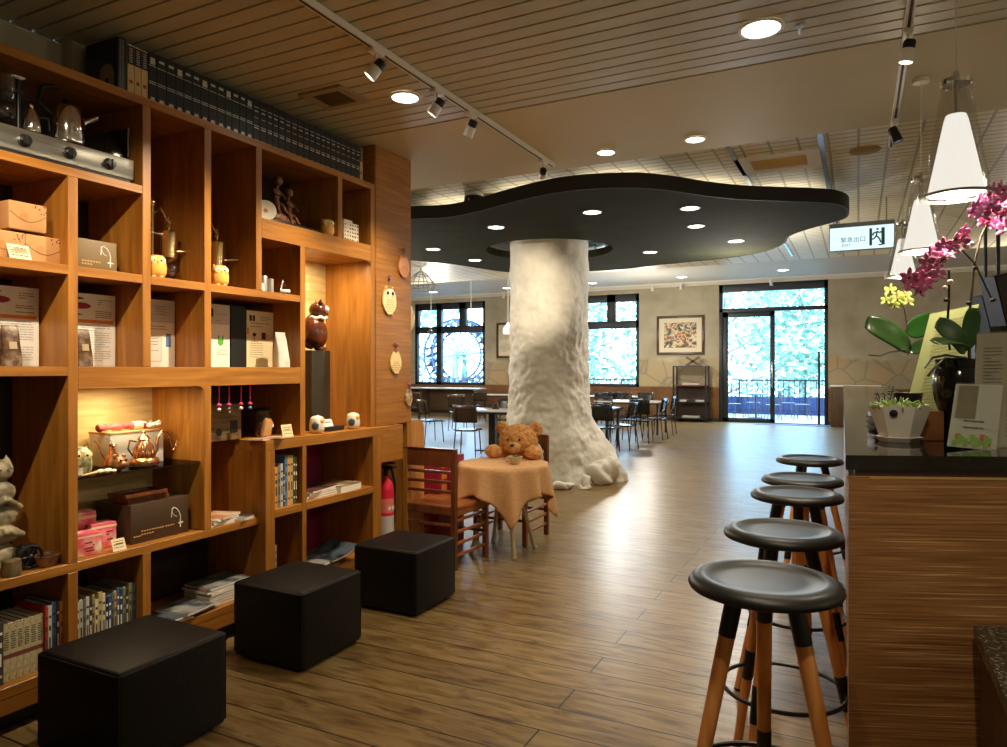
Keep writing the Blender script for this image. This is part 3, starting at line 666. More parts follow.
for x_, lab in ((317, 'white owl with slate wings and yellow face beside the tall dark pedestal'), (353, 'white owl with slate wings and yellow face standing alone near the end panel')):
    owl((-3.02, atX(x_, 425, -3.02).y, 1.051), R(30), .115, WHG, YEL, lab, True, SLATE, 'white owls on the low cabinet')
# siphon apparatus (balancing brass brewer)
def siphon(loc, lab, s=1, rz=0):
    t = thing('siphon_brewer', lab, 'coffee maker', loc, rz)
    m = MB(); m.lathe([(.04*s, 0), (.042*s, .006*s), (.02*s, .01*s)], 20); m.build('base', BLKG, t)
    m = MB(); m.ell((0, 0, .05*s), (.04*s, .04*s, .04*s)); m.build('lower_globe', clear('amber_glass', (.75, .6, .4, 1), .15), t, smooth=180)
    m = MB(); m.lathe([(.012*s, .085*s), (.03*s, .10*s), (.034*s, .2*s), (.036*s, .205*s), (.03*s, .21*s)], 20); m.build('upper_chamber', BRASS, t)
    m = MB(); m.lathe([(.014*s, .21*s), (.006*s, .22*s), (.012*s, .235*s), (.005*s, .25*s), (.01*s, .262*s), (0, .275*s)], 12); m.build('finial', BRASS, t)
    m = MB(); m.rod((0, -.075*s, 0), (0, -.075*s, .30*s), .005*s); m.rod((0, -.10*s, .19*s), (0, .0, .19*s), .006*s); m.tube([(0, -.075*s, .26*s), (0, -.04*s, .30*s), (0, 0, .24*s)], .004*s, 6); m.ell((0, -.075*s, .31*s), (.012*s, .012*s, .014*s)); m.box((-.03*s, -.1*s, 0), (.03*s, -.02*s, .006*s)); m.build('stand_arm', CHROME, t)
    m = MB(); m.rod((0, .03*s, .13*s), (.02*s, .10*s, .14*s), .006*s); m.build('handle', BRASS, t)
    m = MB(); m.lathe([(.022*s, 0), (.024*s, .03*s), (.008*s, .04*s), (.006*s, .05*s)], 14, (.0, -.06*s, .006*s)); m.build('spirit_burner', CHROME, t)
    return t
siphon((-3.15, atX(169, 270, -3.15).y, S2), 'brass siphon coffee brewer with polished chamber beside a yellow owl', 1.25)
siphon((-3.17, atX(217, 270, -3.17).y, S2), 'siphon coffee brewer mostly hidden behind the divider, owl in front', 1.25)
# plate, children sculpture, lattice box
t = thing('decorative_plate', 'round white plate with floral centre standing half hidden by the divider', 'plate', (-3.06, atX(264, 215, -3.06).y, 2.303)); t.scale = (1.1, 1.1, 1.1)
m = MB(); M = Matrix.Translation((0, .01, .055)) @ RZ(R(-30)) @ RY(R(80)); m.lathe([(.001, .004), (.035, .004), (.053, .012), (.055, .012), (.036, 0), (.001, 0)], 32, M=M, cap=False); m.build('plate_dish', WHG, t, smooth=60)
m = MB(); m.lathe([(.012, .0045), (.001, .005)], 12, M=M); m.build('floral_centre', mat('ochre_print', srgb(190, 120, 50), .5), t)
def skin(name, verts, edges, radii, m0, parent, loc=(0,0,0), sub=1):
    me = bpy.data.meshes.new(name); me.from_pydata([Vector(v) for v in verts], edges, []); o = bpy.data.objects.new(name, me); C.objects.link(o)
    o.parent = parent; o.location = loc; me.materials.append(m0)
    s = o.modifiers.new('skin', 'SKIN'); s.use_smooth_shade = True
    for i, r in enumerate(radii): me.skin_vertices[0].data[i].radius = (r, r)
    me.skin_vertices[0].data[0].use_root = True
    if sub: u = o.modifiers.new('sub', 'SUBSURF'); u.levels = sub; u.render_levels = sub
    return o
BRZ = noisy('bronze_clay', [(.3, srgb(84, 52, 32)), (.7, srgb(150, 102, 66))], (1,1,1), 18, 3, .45)
sc_ = thing('children_sculpture', 'bronze sculpture of two seated children on a long dark base', 'sculpture', (-3.10, 3.19, 2.303))
m = MB(); m.box((-.06, -.14, 0), (.06, .28, .022), .003); m.build('base', mat('dark_stone', srgb(34, 34, 30), .4), sc_)
m = MB(); m.ell((0, -.04, .05), (.05, .08, .04)); m.ell((0, -.05, .085), (.035, .04, .035)); m.ell((0, .06, .04), (.045, .05, .028)); sm = m.build('stone_seat', BRZ, sc_, smooth=180); remesh(sm, .004, 1, .006, .02)
def child(y, z, s, lean):
    V = [(0,0,0), (0,0,.05), (0,lean*.3,.085), (0,lean*.5,.10), (0.01,lean*.6,.125),
         (.03,-.015,-.005), (.045,-.018,-.05), (.06,-.02,-.055), (.035,.02,-.002), (.055,.028,-.045), (.07,.03,-.05),
         (.01,-.032,.075), (.035,-.03,.05), (.05,-.005,.055), (.01,.034,.075), (.035,.036,.045), (.055,.02,.03)]
    E = [(0,1),(1,2),(2,3),(3,4),(0,5),(5,6),(6,7),(0,8),(8,9),(9,10),(2,11),(11,12),(12,13),(2,14),(14,15),(15,16)]
    rr = [.022,.02,.017,.009,.012,.013,.009,.007,.013,.009,.007,.010,.008,.006,.010,.008,.006]
    o = skin('child_body', [Vector(v)*s for v in V], E, [r*s for r in rr], BRZ, sc_, (0, y, z))
    m = MB(); m.ell(Vector((.012, lean*.65, .142))*s, (.025*s, .023*s, .028*s)); m.ell(Vector((.033, lean*.65, .135))*s, .004*s); 
    h = m.build('head', BRZ, o, smooth=180)
    m = MB(); m.ell(Vector((.004, lean*.65, .147))*s, (.027*s, .0255*s, .026*s)); m.build('hair', mat('bronze_dark', srgb(66, 40, 26), .5), h, smooth=180)
child(-.045, .125, 1.0, .02); child(.06, .075, .98, -.01)
LAT = mat('lattice_cream', srgb(232, 222, 196), .5)
t = thing('lattice_box', 'cream pierced lattice block in the small top compartment next to the end panel', 'box', (-3.05, atX(351.5, 230, -3.05).y, 2.303)); t.scale = (1.2, 1.2, 1.3)
m = MB(); m.box((-.05, -.065, 0), (0, .065, .10), .003); m.box((-.05, -.065, .10), (0, .01, .112), .002); m.build('lattice_body', LAT, t)
m = MB()
for i in range(6):
    for j in range(5):
        if random.random() < .85: m.cbox((.0005, -.052+i*.021, .012+j*.019), (.002, random.choice([.006, .011]), random.choice([.006, .009])))
m.build('pierced_holes', mat('hole_dark', srgb(90, 70, 44), .8), t, smooth=0)
# small compartment: card, canisters, steel spoon tool
card(2.975, S2, -3.05, .075, .05, 'small white card in the little compartment under the sculpture', -12, 3, PAPER, 'place_card')
t = thing('steel_canister', 'satin silver canister pair standing beside the small white card', 'canister', (-3.10, 3.05, S2))
m = MB(); m.lathe([(.022, 0), (.022, .095), (.02, .10), (0, .1)], 20); m.lathe([(.018, 0), (.018, .085), (0, .09)], 20, (.02, .035, 0)); m.build('canister_body', mat('satin_silver', srgb(210, 208, 200), .3, .7), t)
t = thing('hand_drill_tool', 'bent steel crank tool with a pale brush end lying over the shelf edge', 'tool', (-3.06, 3.13, S2))
m = MB(); m.tube([(.03, -.02, .012), (.02, .01, .08), (-.02, .05, .10), (-.04, .10, .06)], .006, 8); m.build('crank_rod', STEEL, t)
m = MB(); m.rod((.03, -.02, .016), (.055, .03, .012), .011, .016); m.build('brush_head', WHITE, t)
# ================================================================ owl plaques on the end panel
def plaque(px_, py_, w, h, lab, body, eyes_big=True):
    p = atX(px_, py_, XF+.012); t = thing('owl_plaque', lab, 'plaque', (XF+.004, p.y, p.z-h/2), 0, 'ceramic owl plaques on the end panel')
    pts = []
    for i in range(40):
        a = 2*math.pi*i/40; yy, zz = math.sin(a)*w/2, -math.cos(a)*h*.46+h*.48
        if i in (17, 23): zz += h*.06; yy *= 1.15
        if i in (19, 20, 21): zz -= h*.05
        pts.append((yy*(1+.12*math.sin(a)**2*(.6-zz/h)), zz))
    m = MB(); m.prism(pts, 0, .012, Matrix(((0,0,1,0),(1,0,0,0),(0,1,0,0),(0,0,0,1)))); m.build('plaque_body', body, t, smooth=40)
    if eyes_big:
        m = MB(); [m.lathe([(w*.19, 0), (w*.16, .004)], 20, (.012, q*w*.21, h*.72), RY(R(90))) for q in (-1, 1)]; m.build('eye_ring', WHG, t)
        m = MB(); [m.lathe([(w*.09, 0), (w*.07, .003)], 16, (.0155, q*w*.19, h*.72), RY(R(90))) for q in (-1, 1)]; m.build('pupil', BLACK, t)
        m = MB(); m.tube([(.014, w*.4*math.cos(a), h*.80+h*.1*math.sin(a)) for a in [math.pi*i/10 for i in range(11)]], .003, 6); m.build('brow', mat('rust_glaze', srgb(186, 100, 50), .4), t)
    m = MB()
    for j in range(6):
        for i in range(-3, 4):
            yy = i*w*.13+(j % 2)*w*.06
            if abs(yy) < w*.40*math.sqrt(max(0, 1-((j-2.2)/4.2)**2)): m.ell((.013, yy, h*(.12+.075*j)), (.0015, w*.035, h*.022), sub=1)
    m.build('feather_dots', mat('rust_glaze', srgb(186, 100, 50), .4), t)
    for q in (-1, 1):
        m = MB(); m.ell((.014, q*w*.14, h*.02), (.006, w*.12, h*.035)); m.build('foot', mat('peach_glaze', srgb(226, 160, 110), .4), t)
    m = MB(); m.ell((.012, 0, h*1.22), (.012, .014, .017)); m.tube([(.006, 0, h*1.16), (.006, 0, h*.98)], .0015, 5); m.box((0, -.004, h*1.14), (.006, .004, h*1.3)); m.build('hanging_bead', mat('mauve_bead', srgb(150, 90, 100), .4), t)
    return t
plaque(389.5, 300, .155, .215, 'large cream owl plaque with big round eyes on the end panel, facing the room', CREG)
plaque(404, 266.5, .13, .165, 'peach owl plaque on one wing, uppermost on the end panel', mat('peach_glaze', srgb(226, 160, 110), .4), False)
plaque(396, 362, .125, .17, 'cream pierced owl plaque under the large-eyed one', CREG, False)
plaque(409, 397, .08, .13, 'small speckled owl plaque lowest on the end panel near its outer edge', noisy('speckled_glaze', [(.4, srgb(120, 90, 60)), (.6, srgb(220, 200, 170))], (1,1,1), 40, 2, .4), False)
t = thing('owl_plaque', 'white owl plaque hung on the narrow outer edge of the end panel, seen edge-on', 'plaque', (-3.04, 4.424, 1.72), 0, 'ceramic owl plaques on the end panel')
m = MB(); m.ell((0, .006, .11), (.07, .012, .11)); m.build('plaque_body', WHG, t, smooth=180)
# ================================================================ lit niche contents
G = .9765
og = owl((-3.10, 1.955, G), R(-10), .135, noisy('green_mottled_glaze', [(.4, srgb(110, 104, 70)), (.55, srgb(190, 184, 140)), (.62, srgb(110, 150, 50))], (1,1,1), 30, 2, .3), CREG, 'green mottled owl jar with large cream face on the glass shelf')
t = thing('gift_carton', 'white carton standing on the glass shelf under the rolled pink textile', 'box', (-3.26, atX(110, 440, -3.20).y+.14, G))
m = MB(); m.box((-.10, -.14, 0), (.06, .15, .165), .002); m.build('carton_body', mat('ivory_card', srgb(236, 232, 222), .5), t)
m = MB(); m.box((-.102, -.142, .157), (.062, .152, .168), .001); m.build('carton_lid', mat('peach_card', srgb(224, 176, 120), .6), t)
t = thing('rolled_textile', 'rolled pink and maroon textile lying on top of the white carton', 'textile', (-3.25, atX(110, 440, -3.20).y+.11, G+.170))
m = MB(); rows = []
for i in range(30):
    k = i/29; r_ = .017+.003*math.sin(k*22)+.002*math.sin(k*51); rows.append([(r_*math.cos(a), -.14+.28*k, .02+r_*.95*math.sin(a)) for a in [2*math.pi*q/14 for q in range(14)]])
m.grid(rows, closed=True); m.poly(rows[0]); m.poly(rows[-1]); m.build('textile_roll', noisy('pink_cloth', [(.4, srgb(140, 50, 56)), (.6, srgb(206, 104, 106))], (1,1,1), 20, 3, .8), t, smooth=180)
m = MB(); m.rod((0, .04, .02), (0, .09, .02), .0215, seg=16); m.build('paper_band', PAPER, t)
t = thing('lace_doily', 'bunched white lace on top of the carton beside the pink roll', 'textile', (-3.24, atX(110, 440, -3.20).y+.255, G+.170))
m = MB()
for i in range(22):
    a = i*2.4; r_ = .012*math.sqrt(i)*.8; m.ell((r_*math.cos(a)*.7, r_*math.sin(a), .012+.02*random.random()), (.014, .014, .008), RX(random.uniform(-.8, .8)), 1)
m.build('lace_folds', mat('lace_white', srgb(236, 232, 222), .8), t)
COP = mat('polished_copper', srgb(196, 142, 100), .25, 1)
t = thing('copper_teapot', 'fluted copper teapot with domed lid and scrolled spout on the glass shelf', 'teapot', (-3.13, 2.30, G))
rows = []
prof = [(.045, 0), (.066, .004), (.070, .02), (.064, .036), (.05, .042), (.052, .05), (.047, .075), (.038, .10), (.027, .12), (.022, .128)]
m = MB()
for r_, z_ in prof: rows.append([(r_*(1+(.05 if z_ > .045 and z_ < .12 else 0)*math.cos(a*16))*math.cos(a), r_*(1+(.05 if z_ > .045 and z_ < .12 else 0)*math.cos(a*16))*math.sin(a), z_) for a in [2*math.pi*q/96 for q in range(96)]])
m.grid(rows, closed=True); m.poly(rows[0]); m.build('teapot_body', COP, t, smooth=60)
m = MB(); m.lathe([(.024, .126), (.03, .13), (.02, .145), (.008, .155), (.005, .16), (.009, .166), (0, .174)], 24); m.build('teapot_lid', COP, t)
m = MB(); m.tube([(0, .045, .04), (0, .07, .07), (0, .075, .13), (0, .10, .16), (0, .13, .155), (0, .15, .12), (0, .16, .08), (0, .185, .075)], [.010, .009, .007, .006, .005, .005, .005, .004], 10); m.tube([(0, .165, .06), (0, .180, .08), (0, .19, .11)], .004, 8); m.build('spout', COP, t)
m = MB(); m.tube([(0, -.04, .12), (0, -.075, .13), (0, -.085, .09), (0, -.06, .055)], .004, 8); m.build('handle', COP, t)
t = thing('copper_ewer', 'slender copper ewer with narrow neck behind the mouse-shaped ornament', 'ewer', (-3.17, 2.165, G))
m = MB(); m.lathe([(.03, 0), (.04, .02), (.036, .045), (.018, .08), (.014, .105), (.018, .112), (.012, .12)], 24); m.build('ewer_body', COP, t)
m = MB(); m.tube([(0, -.03, .04), (0, -.06, .08), (0, -.07, .12), (0, -.09, .14)], .003, 6); m.build('spout', COP, t)
t = thing('mouse_ornament', 'brown animal ornament with bulging eyes and thin wire tail on the glass shelf', 'figurine', (-3.08, 2.14, G))
m = MB(); m.ell((0, 0, .034), (.03, .034, .034)); m.ell((.026, 0, .03), (.015, .022, .016)); 
for q in (-1, 1): m.ell((-.004, q*.022, .066), (.006, .011, .012))
m.build('ornament_body', mat('bronze_glaze', srgb(150, 100, 60), .3, .5), t, smooth=180)
m = MB(); [m.ell((.026, q*.013, .05), (.006, .006, .006)) for q in (-1, 1)]; m.build('eyes', BLACK, t)
m = MB(); m.tube([(-.01, -.01, .06), (-.02, -.014, .10), (-.02, -.03, .14), (-.02, -.06, .155)], .0012, 5); m.build('wire_tail', BLKG, t)
t = thing('cream_jug', 'small white ceramic cup on the glass shelf before the green owl jar', 'cup', (-3.06, 1.925, G))
m = MB(); m.lathe([(.018, 0), (.024, .01), (.022, .03), (.026, .04), (.024, .041), (.019, .03), (.018, .006)], 20, cap=False); m.build('cup_body', WHG, t)
m = MB(); m.tube([(-.002, .02, .012), (0, .036, .02), (0, .034, .033), (0, .022, .034)], .003, 6); m.build('handle', WHG, t)
t = thing('wooden_spoon', 'pale wooden scoop lying at the glass shelf edge', 'spoon', (-3.06, 1.98, G))
m = MB(); m.tube([(.02, -.05, .005), (.005, .01, .008), (-.005, .045, .010)], [.004, .005, .007], 8); m.ell((-.008, .06, .011), (.016, .02, .009)); m.build('spoon_body', mat('pale_wood', srgb(222, 180, 116), .5), t, smooth=180)
for k, (dx, dy, r_) in enumerate([(0, .02, .013), (.012, .045, .014), (-.006, .065, .013), (.02, .072, .011)]):
    m = MB(); m.ell((0, 0, r_*.8), (r_, r_*1.2, r_*.8)); tag(m.build('white_pebble', WHG, loc=(-3.06+dx, 2.01+dy, G), smooth=180), 'white pebble lying with three others beside the scoop', 'pebble', 'white pebbles on the glass shelf')
# below the glass
N0 = .621
PNK = noisy('pink_wrap', [(.38, srgb(224, 84, 110)), (.5, srgb(236, 140, 140)), (.62, srgb(244, 222, 190))], (1,1,1), 14, 3, .5)
for (yy, xx, zz, w_, h_, lab) in [(2.02, -3.18, 0, .13, .17, 'tall pink patterned tea box at the back of the lower niche'), (1.96, -3.05, 0, .13, .10, 'pink patterned tea box nearest the shelf edge in the lower niche'), (2.09, -3.12, 0, .11, .115, 'pink patterned tea box between the other pink boxes and the dark carton')]:
    t = thing('tea_box', lab, 'box', (xx, yy, N0+zz), R(-8), 'pink tea boxes in the lower niche')
    m = MB(); m.box((-.09, -w_/2, 0), (0, w_/2, h_), .002); m.build('box_body', PNK, t)
    m = MB(); m.box((-.091, -w_/2-.0005, h_*.82), (.0008, w_/2+.0008, h_*.9)); m.build('cream_stripe', CREAM, t, smooth=0)
    m = MB(); [m.box((0, .01+random.uniform(-.02, .03), h_*.2+q*.012), (.001, .02+random.uniform(0, .02), h_*.2+q*.012+.006)) for q in range(5)]; m.build('brush_lettering', mat('maroon_print', srgb(120, 40, 34), .7), t, smooth=0)
card(2.095, N0, -3.015, .065, .055, 'pale yellow folded price tag before the pink tea boxes', -20, 3, CREAM)
DKB = mat('dark_brown_card', srgb(66, 46, 28), .5)
t = thing('brown_gift_carton', 'long dark brown gift carton with white emblem under the glass shelf', 'box', (-3.06, 2.335, N0))
m = MB(); m.box((-.26, -.155, 0), (0, .165, .185), .002); m.build('box_body', DKB, t); logo(t, 0, .09, .065, .085, WHITE)
m = MB()
for z_, n_, y_ in ((.05, 9, -.10), (.035, 5, -.10), (.05, 4, .03), (.03, 3, -.14)):
    for q in range(n_): m.box((0, y_+q*.014, z_), (.001, y_+q*.014+.009, z_+.006))
m.build('gold_lettering', mat('gold_print', srgb(190, 150, 90), .5), t, smooth=0)
for k in range(3):
    t = thing('wooden_tray', ['brown wooden tray, lowest of the stack on the dark carton', 'brown wooden tray, middle of the stack on the dark carton', 'brown wooden tray, topmost of the stack on the dark carton'][k], 'tray', (-3.16+.01*k, 2.30-.012*k, N0+.1865+.0165*k), 0, 'wooden trays stacked on the dark carton')
    m = MB(); m.box((-.07, -.11, 0), (.07, .11, .005)); m.build('tray_base', W_RED, t, smooth=0)
    m = MB()
    for lo, hi in [((-.07,-.11,.005),(-.064,.11,.016)), ((.064,-.11,.005),(.07,.11,.016)), ((-.064,-.11,.005),(.064,-.104,.016)), ((-.064,.104,.005),(.064,.11,.016))]: m.box(lo, hi)
    m.build('tray_rim', W_RED, t, smooth=0)
# ================================================================ cat statue compartment
STN = noisy('grey_stone_glaze', [(.35, srgb(110, 100, 78)), (.65, srgb(176, 164, 132))], (1,1,1), 14, 4, .5)
cs = thing('cat_statue', 'weathered stone cat statue with stacked limbs in the dark near compartment', 'statue', (-3.16, 1.655, N0))
m = MB()
m.ell((0, 0, .06), (.06, .075, .06)); m.ell((.02, .0, .15), (.055, .075, .04)); m.ell((0, 0, .23), (.06, .078, .065)); m.ell((.01, 0, .32), (.05, .065, .05)); m.ell((0, 0, .41), (.055, .06, .05))
for q in (-1, 1):
    m.lathe([(.02, 0), (0, .035)], 8, (0, q*.035, .44)); m.rod((.04, q*.08, .14), (.075, -q*.02, .17), .014, .017); m.rod((.03, q*.075, .25), (.07, 0, .3), .014, .013); m.ell((.055, q*.04, .02), (.03, .025, .02))
ob = m.build('statue_body', STN, cs); remesh(ob, .005, 2, .004, .02)
m = MB(); [m.tube([(.055, q*.022+.012*math.cos(a), .415+.006*math.sin(a)) for a in [math.pi*i/6 for i in range(7)]], .002, 5) for q in (-1, 1)]; m.build('closed_eyes', BLACK, cs)
t = thing('cart_wheel_ornament', 'black spoked wheel ornament leaning at the foot of the cat statue', 'ornament', (-3.07, 1.735, N0))
m = MB(); m.tube([(0, .045*math.cos(a), .05+.045*math.sin(a)) for a in [2*math.pi*i/24 for i in range(24)]], .006, 8, True)
m.ell((0, 0, .05), (.012, .012, .012))
for k in range(6): m.rod((0, 0, .05), (0, .043*math.cos(k*math.pi/3), .05+.043*math.sin(k*math.pi/3)), .003)
m.box((-.05, -.035, 0), (-.006, .035, .1), .01); m.build('wheel', BLKG, t)
t = thing('wooden_stump', 'short mossy wooden log beside the black wheel ornament', 'log', (-3.04, 1.645, N0))
m = MB(); m.lathe([(.034, 0), (.036, .01), (.032, .06), (.028, .064), (0, .062)], 18); m.build('log_body', noisy('bark', [(.4, srgb(86, 66, 36)), (.6, srgb(130, 110, 70))], (1,1,.3), 30, 4, .8, bump=.5), t)
t = thing('clay_bowl', 'shallow brown clay bowl with dark interior near the divider', 'bowl', (-3.06, 1.795, N0))
m = MB(); m.lathe([(.032, 0), (.036, .004), (.044, .03), (.048, .042), (.05, .046), (.046, .047), (.042, .04), (.03, .012), (0, .01)], 30); m.build('bowl_body', noisy('terracotta_glaze', [(.4, srgb(96, 58, 34)), (.6, srgb(150, 104, 66))], (1,1,1), 20, 3, .4), t)
m = MB(); m.lathe([(.028, .036), (.0, .037)], 20); m.build('dark_contents', BLACK, t)
# ================================================================ books and magazines below
def run_of_books(specs, y, z, x, grp, labf, d=.2):
    for k, (t_, h, c) in enumerate(specs):
        mt = mat('cover_%02x%02x%02x' % c, srgb(*c), .5); dark = sum(c) < 300
        rows_ = [(.12, .01, .5), (.3, .05, .35), (.6, .02, .5), (.8, .01, .6)]
        book(y, t_-.0008, h, d, z, x, mt, labf(k, c), grp, parts=foil(rows_, PAPER if dark else INK)); y += t_
    return y
def cname(c):
    r, g, b_ = c
    if max(c)-min(c) < 28: return 'black' if max(c) < 70 else ('grey' if max(c) < 150 else 'off-white')
    if r > 190 and g > 170: return 'cream'
    if r > g and r > b_: return 'orange' if g > 90 and r > 170 else ('red' if g < 80 else 'brown')
    if b_ >= g: return 'blue'
    return 'green'
B0 = .1935
specs = [(.03, .26, (60, 60, 62)), (.028, .25, (70, 66, 60))]
run_of_books(specs, atX(3, 650, -3.05).y-.06, B0, -3.04, 'reference books on the lowest shelf', lambda k, c: 'dark grey binder at the near end of the lowest shelf, %s' % ['outer', 'inner'][k])
random.seed(11)
# a matching set of cream volumes
y = atX(3, 650, -3.05).y
CS = noisy('cream_mottled_spine', [(.35, srgb(170, 158, 120)), (.5, srgb(206, 192, 150)), (.65, srgb(150, 132, 92))], (1, 30, 12), 3, 4, .6)
for k in range(6):
    def pr(o, t, h):
        m = MB(); m.box((0, -t*.5, h*.4), (.001, t*.5, h*.47)); m.build('maroon_motif', mat('dull_red', srgb(128, 62, 54), .7), o, smooth=0)
        m = MB(); [m.box((0, -t*.3, h*(.55+.04*q)), (.001, t*.3, h*(.565+.04*q))) for q in range(8)]; m.build('spine_lettering', INK, o, smooth=0)
    book(y, .0255, .235, .2, B0, -3.05, CS, 'cream patterned volume of the matching set on the lowest shelf, %s from the dark binders' % ORD[k], 'matching cream volumes on the lowest shelf', parts=pr); y += .026
y = run_of_books([(.012, .26, (190, 60, 50)), (.016, .26, (214, 208, 190)), (.018, .27, (80, 110, 150)), (.014, .27, (60, 66, 80)), (.022, .265, (220, 124, 40)), (.012, .262, (200, 110, 40)), (.02, .25, (170, 160, 130))], y+.002, B0, -3.04, 'assorted books on the lowest shelf', lambda k, c: cname(c)+' spined book on the lowest shelf, %s after the cream set' % ORD[k])
pal = [(60, 60, 54), (200, 196, 180), (186, 180, 160), (90, 110, 130), (196, 190, 170), (54, 50, 44), (150, 136, 100), (212, 200, 160), (190, 170, 110), (206, 200, 176), (40, 44, 50), (56, 80, 120), (90, 100, 110), (180, 150, 90), (70, 96, 130), (48, 60, 90), (120, 130, 100), (60, 70, 60), (150, 140, 90), (84, 110, 140)]
run_of_books([(random.uniform(.012, .018), random.uniform(.225, .255), c) for c in pal], 1.895, B0, -3.045, 'thin books beside the second ottoman compartment', lambda k, c: cname(c)+' thin book in the middle lowest compartment, %s from its near divider' % ORD[k])
def magazine(loc, w, l, h, rz, mt, lab, grp, n=1, curl=0, name='magazine'):
    t = thing(name, lab, 'magazine', loc, rz, grp); 
    def slab(z0, z1, g=0):
        m = MB(); n_ = 10; top, bot = [], []
        for i in range(n_+1):
            k = i/n_; zc = curl*(k**2)*w
            top.append([(w*(k-.5)+g, -l/2, z1+zc), (w*(k-.5)+g, l/2, z1+zc)]); bot.append([(w*(k-.5)+g, -l/2, z0+zc), (w*(k-.5)+g, l/2, z0+zc)])
        m.grid([[*a, *b_[::-1]] for a, b_ in zip(top, bot)], closed=True); m.poly([*top[0], *bot[0][::-1]]); m.poly([*top[-1], *bot[-1][::-1]]); return m
    slab(0, h*.86).build('pages', PAPER, t, smooth=0); slab(h*.86, h).build('cover', mt, t, smooth=0); return t
mags = [noisy('magazine_cover_%d' % i, [(.4, srgb(*a)), (.6, srgb(*b_))], (1,1,1), 9, 2, .3) for i, (a, b_) in enumerate([((50, 40, 40), (110, 70, 60)), ((60, 70, 80), (150, 150, 140)), ((210, 190, 160), (200, 120, 80)), ((30, 34, 40), (80, 90, 100)), ((120, 50, 40), (220, 200, 180))])]
z = B0
for k in range(7):
    magazine((-3.14, 2.75+random.uniform(-.008, .008), z), .2, .27, .014, random.uniform(-.04, .04), mags[k % 5], 'magazine in the flat stack on the far lowest shelf, %s from the bottom' % ORD[k], 'magazines stacked flat on the lowest shelf'); z += .0145
for k, (yy, c) in enumerate([(2.36, 0), (2.46, 3), (2.53, 1)]):
    magazine((-3.12+.01*k, yy, B0+.0125*k), .21, .27-.02*k, .012, -.1+.12*k, mags[c], ['dark magazine lying flat by the lowest divider, bottom one of three', 'black and grey magazine overlapping the one by the lowest divider', 'grey magazine on top of the loose dark pair on the lowest shelf'][k], 'loose magazines on the lowest shelf')
z = N0
for k in range(4):
    magazine((-3.10, 2.68+.015*k, z), .16, .17, .010, .1*k, mags[[2, 1, 4, 2][k]], 'booklet in the small pile beside the lit niche, %s from the bottom' % ORD[k], 'booklets piled beside the lit niche'); z += .0105
for k in range(2):
    magazine((-3.06, 2.83, N0+.0085*k), .12, .11, .008, .2+.1*k, mags[2-k], ['lower', 'upper'][k]+' of two thin leaflets next to the booklet pile, against the low cabinet side', 'leaflets beside the booklet pile')
# low cabinet contents
C1 = .6525
run_of_books([(.02, .235, (170, 160, 130)), (.026, .235, (222, 150, 70)), (.02, .24, (120, 126, 124)), (.022, .25, (196, 196, 186)), (.012, .22, (40, 44, 46)), (.022, .29, (96, 130, 170)), (.024, .29, (224, 164, 90)), (.022, .29, (200, 170, 110)), (.018, .285, (60, 90, 60)), (.016, .28, (90, 60, 40))], 2.995, C1, -2.98, 'picture books in the low cabinet', lambda k, c: cname(c)+' picture book in the low cabinet upper compartment, %s from its side panel' % ORD[k])
z = C1
for k in range(4):
    magazine((-3.10, 3.42+.01*k, z), .22, .3, .012, .05*k, mags[[3, 0, 4, 0][k]], 'dark magazine in the upper magenta-backed compartment, %s from the bottom' % ORD[k], 'dark magazines in the low cabinet'); z += .0125
magazine((-3.08, 3.68, C1), .22, .22, .045, .05, noisy('tan_cover', [(.4, srgb(120, 96, 60)), (.6, srgb(170, 150, 110))], (1,1,1), 5, 2, .5), 'thick tan catalogue lying in the upper magenta-backed compartment', None)
z = .2005
for k in range(3):
    magazine((-3.08, 3.42+.03*k, z), .22, .3, .014, .08*k, mags[[0, 3, 1][k]], 'dark magazine in the lower magenta-backed compartment, %s from the bottom' % ORD[k], 'dark magazines in the lower cabinet compartment'); z += .0145
t = magazine((-3.06, 3.60, z+.0), .24, .26, .006, 1.5, mags[3], 'open curled brochure with white border on the lower dark magazines', None, curl=.22)
run_of_books([(.018, .26, (120, 96, 80)), (.018, .25, (70, 60, 60)), (.016, .24, (150, 140, 120))], 2.992, .2005, -2.99, 'books low behind the second ottoman', lambda k, c: cname(c)+' book in the lowest small cabinet compartment, %s from the side panel' % ORD[k])
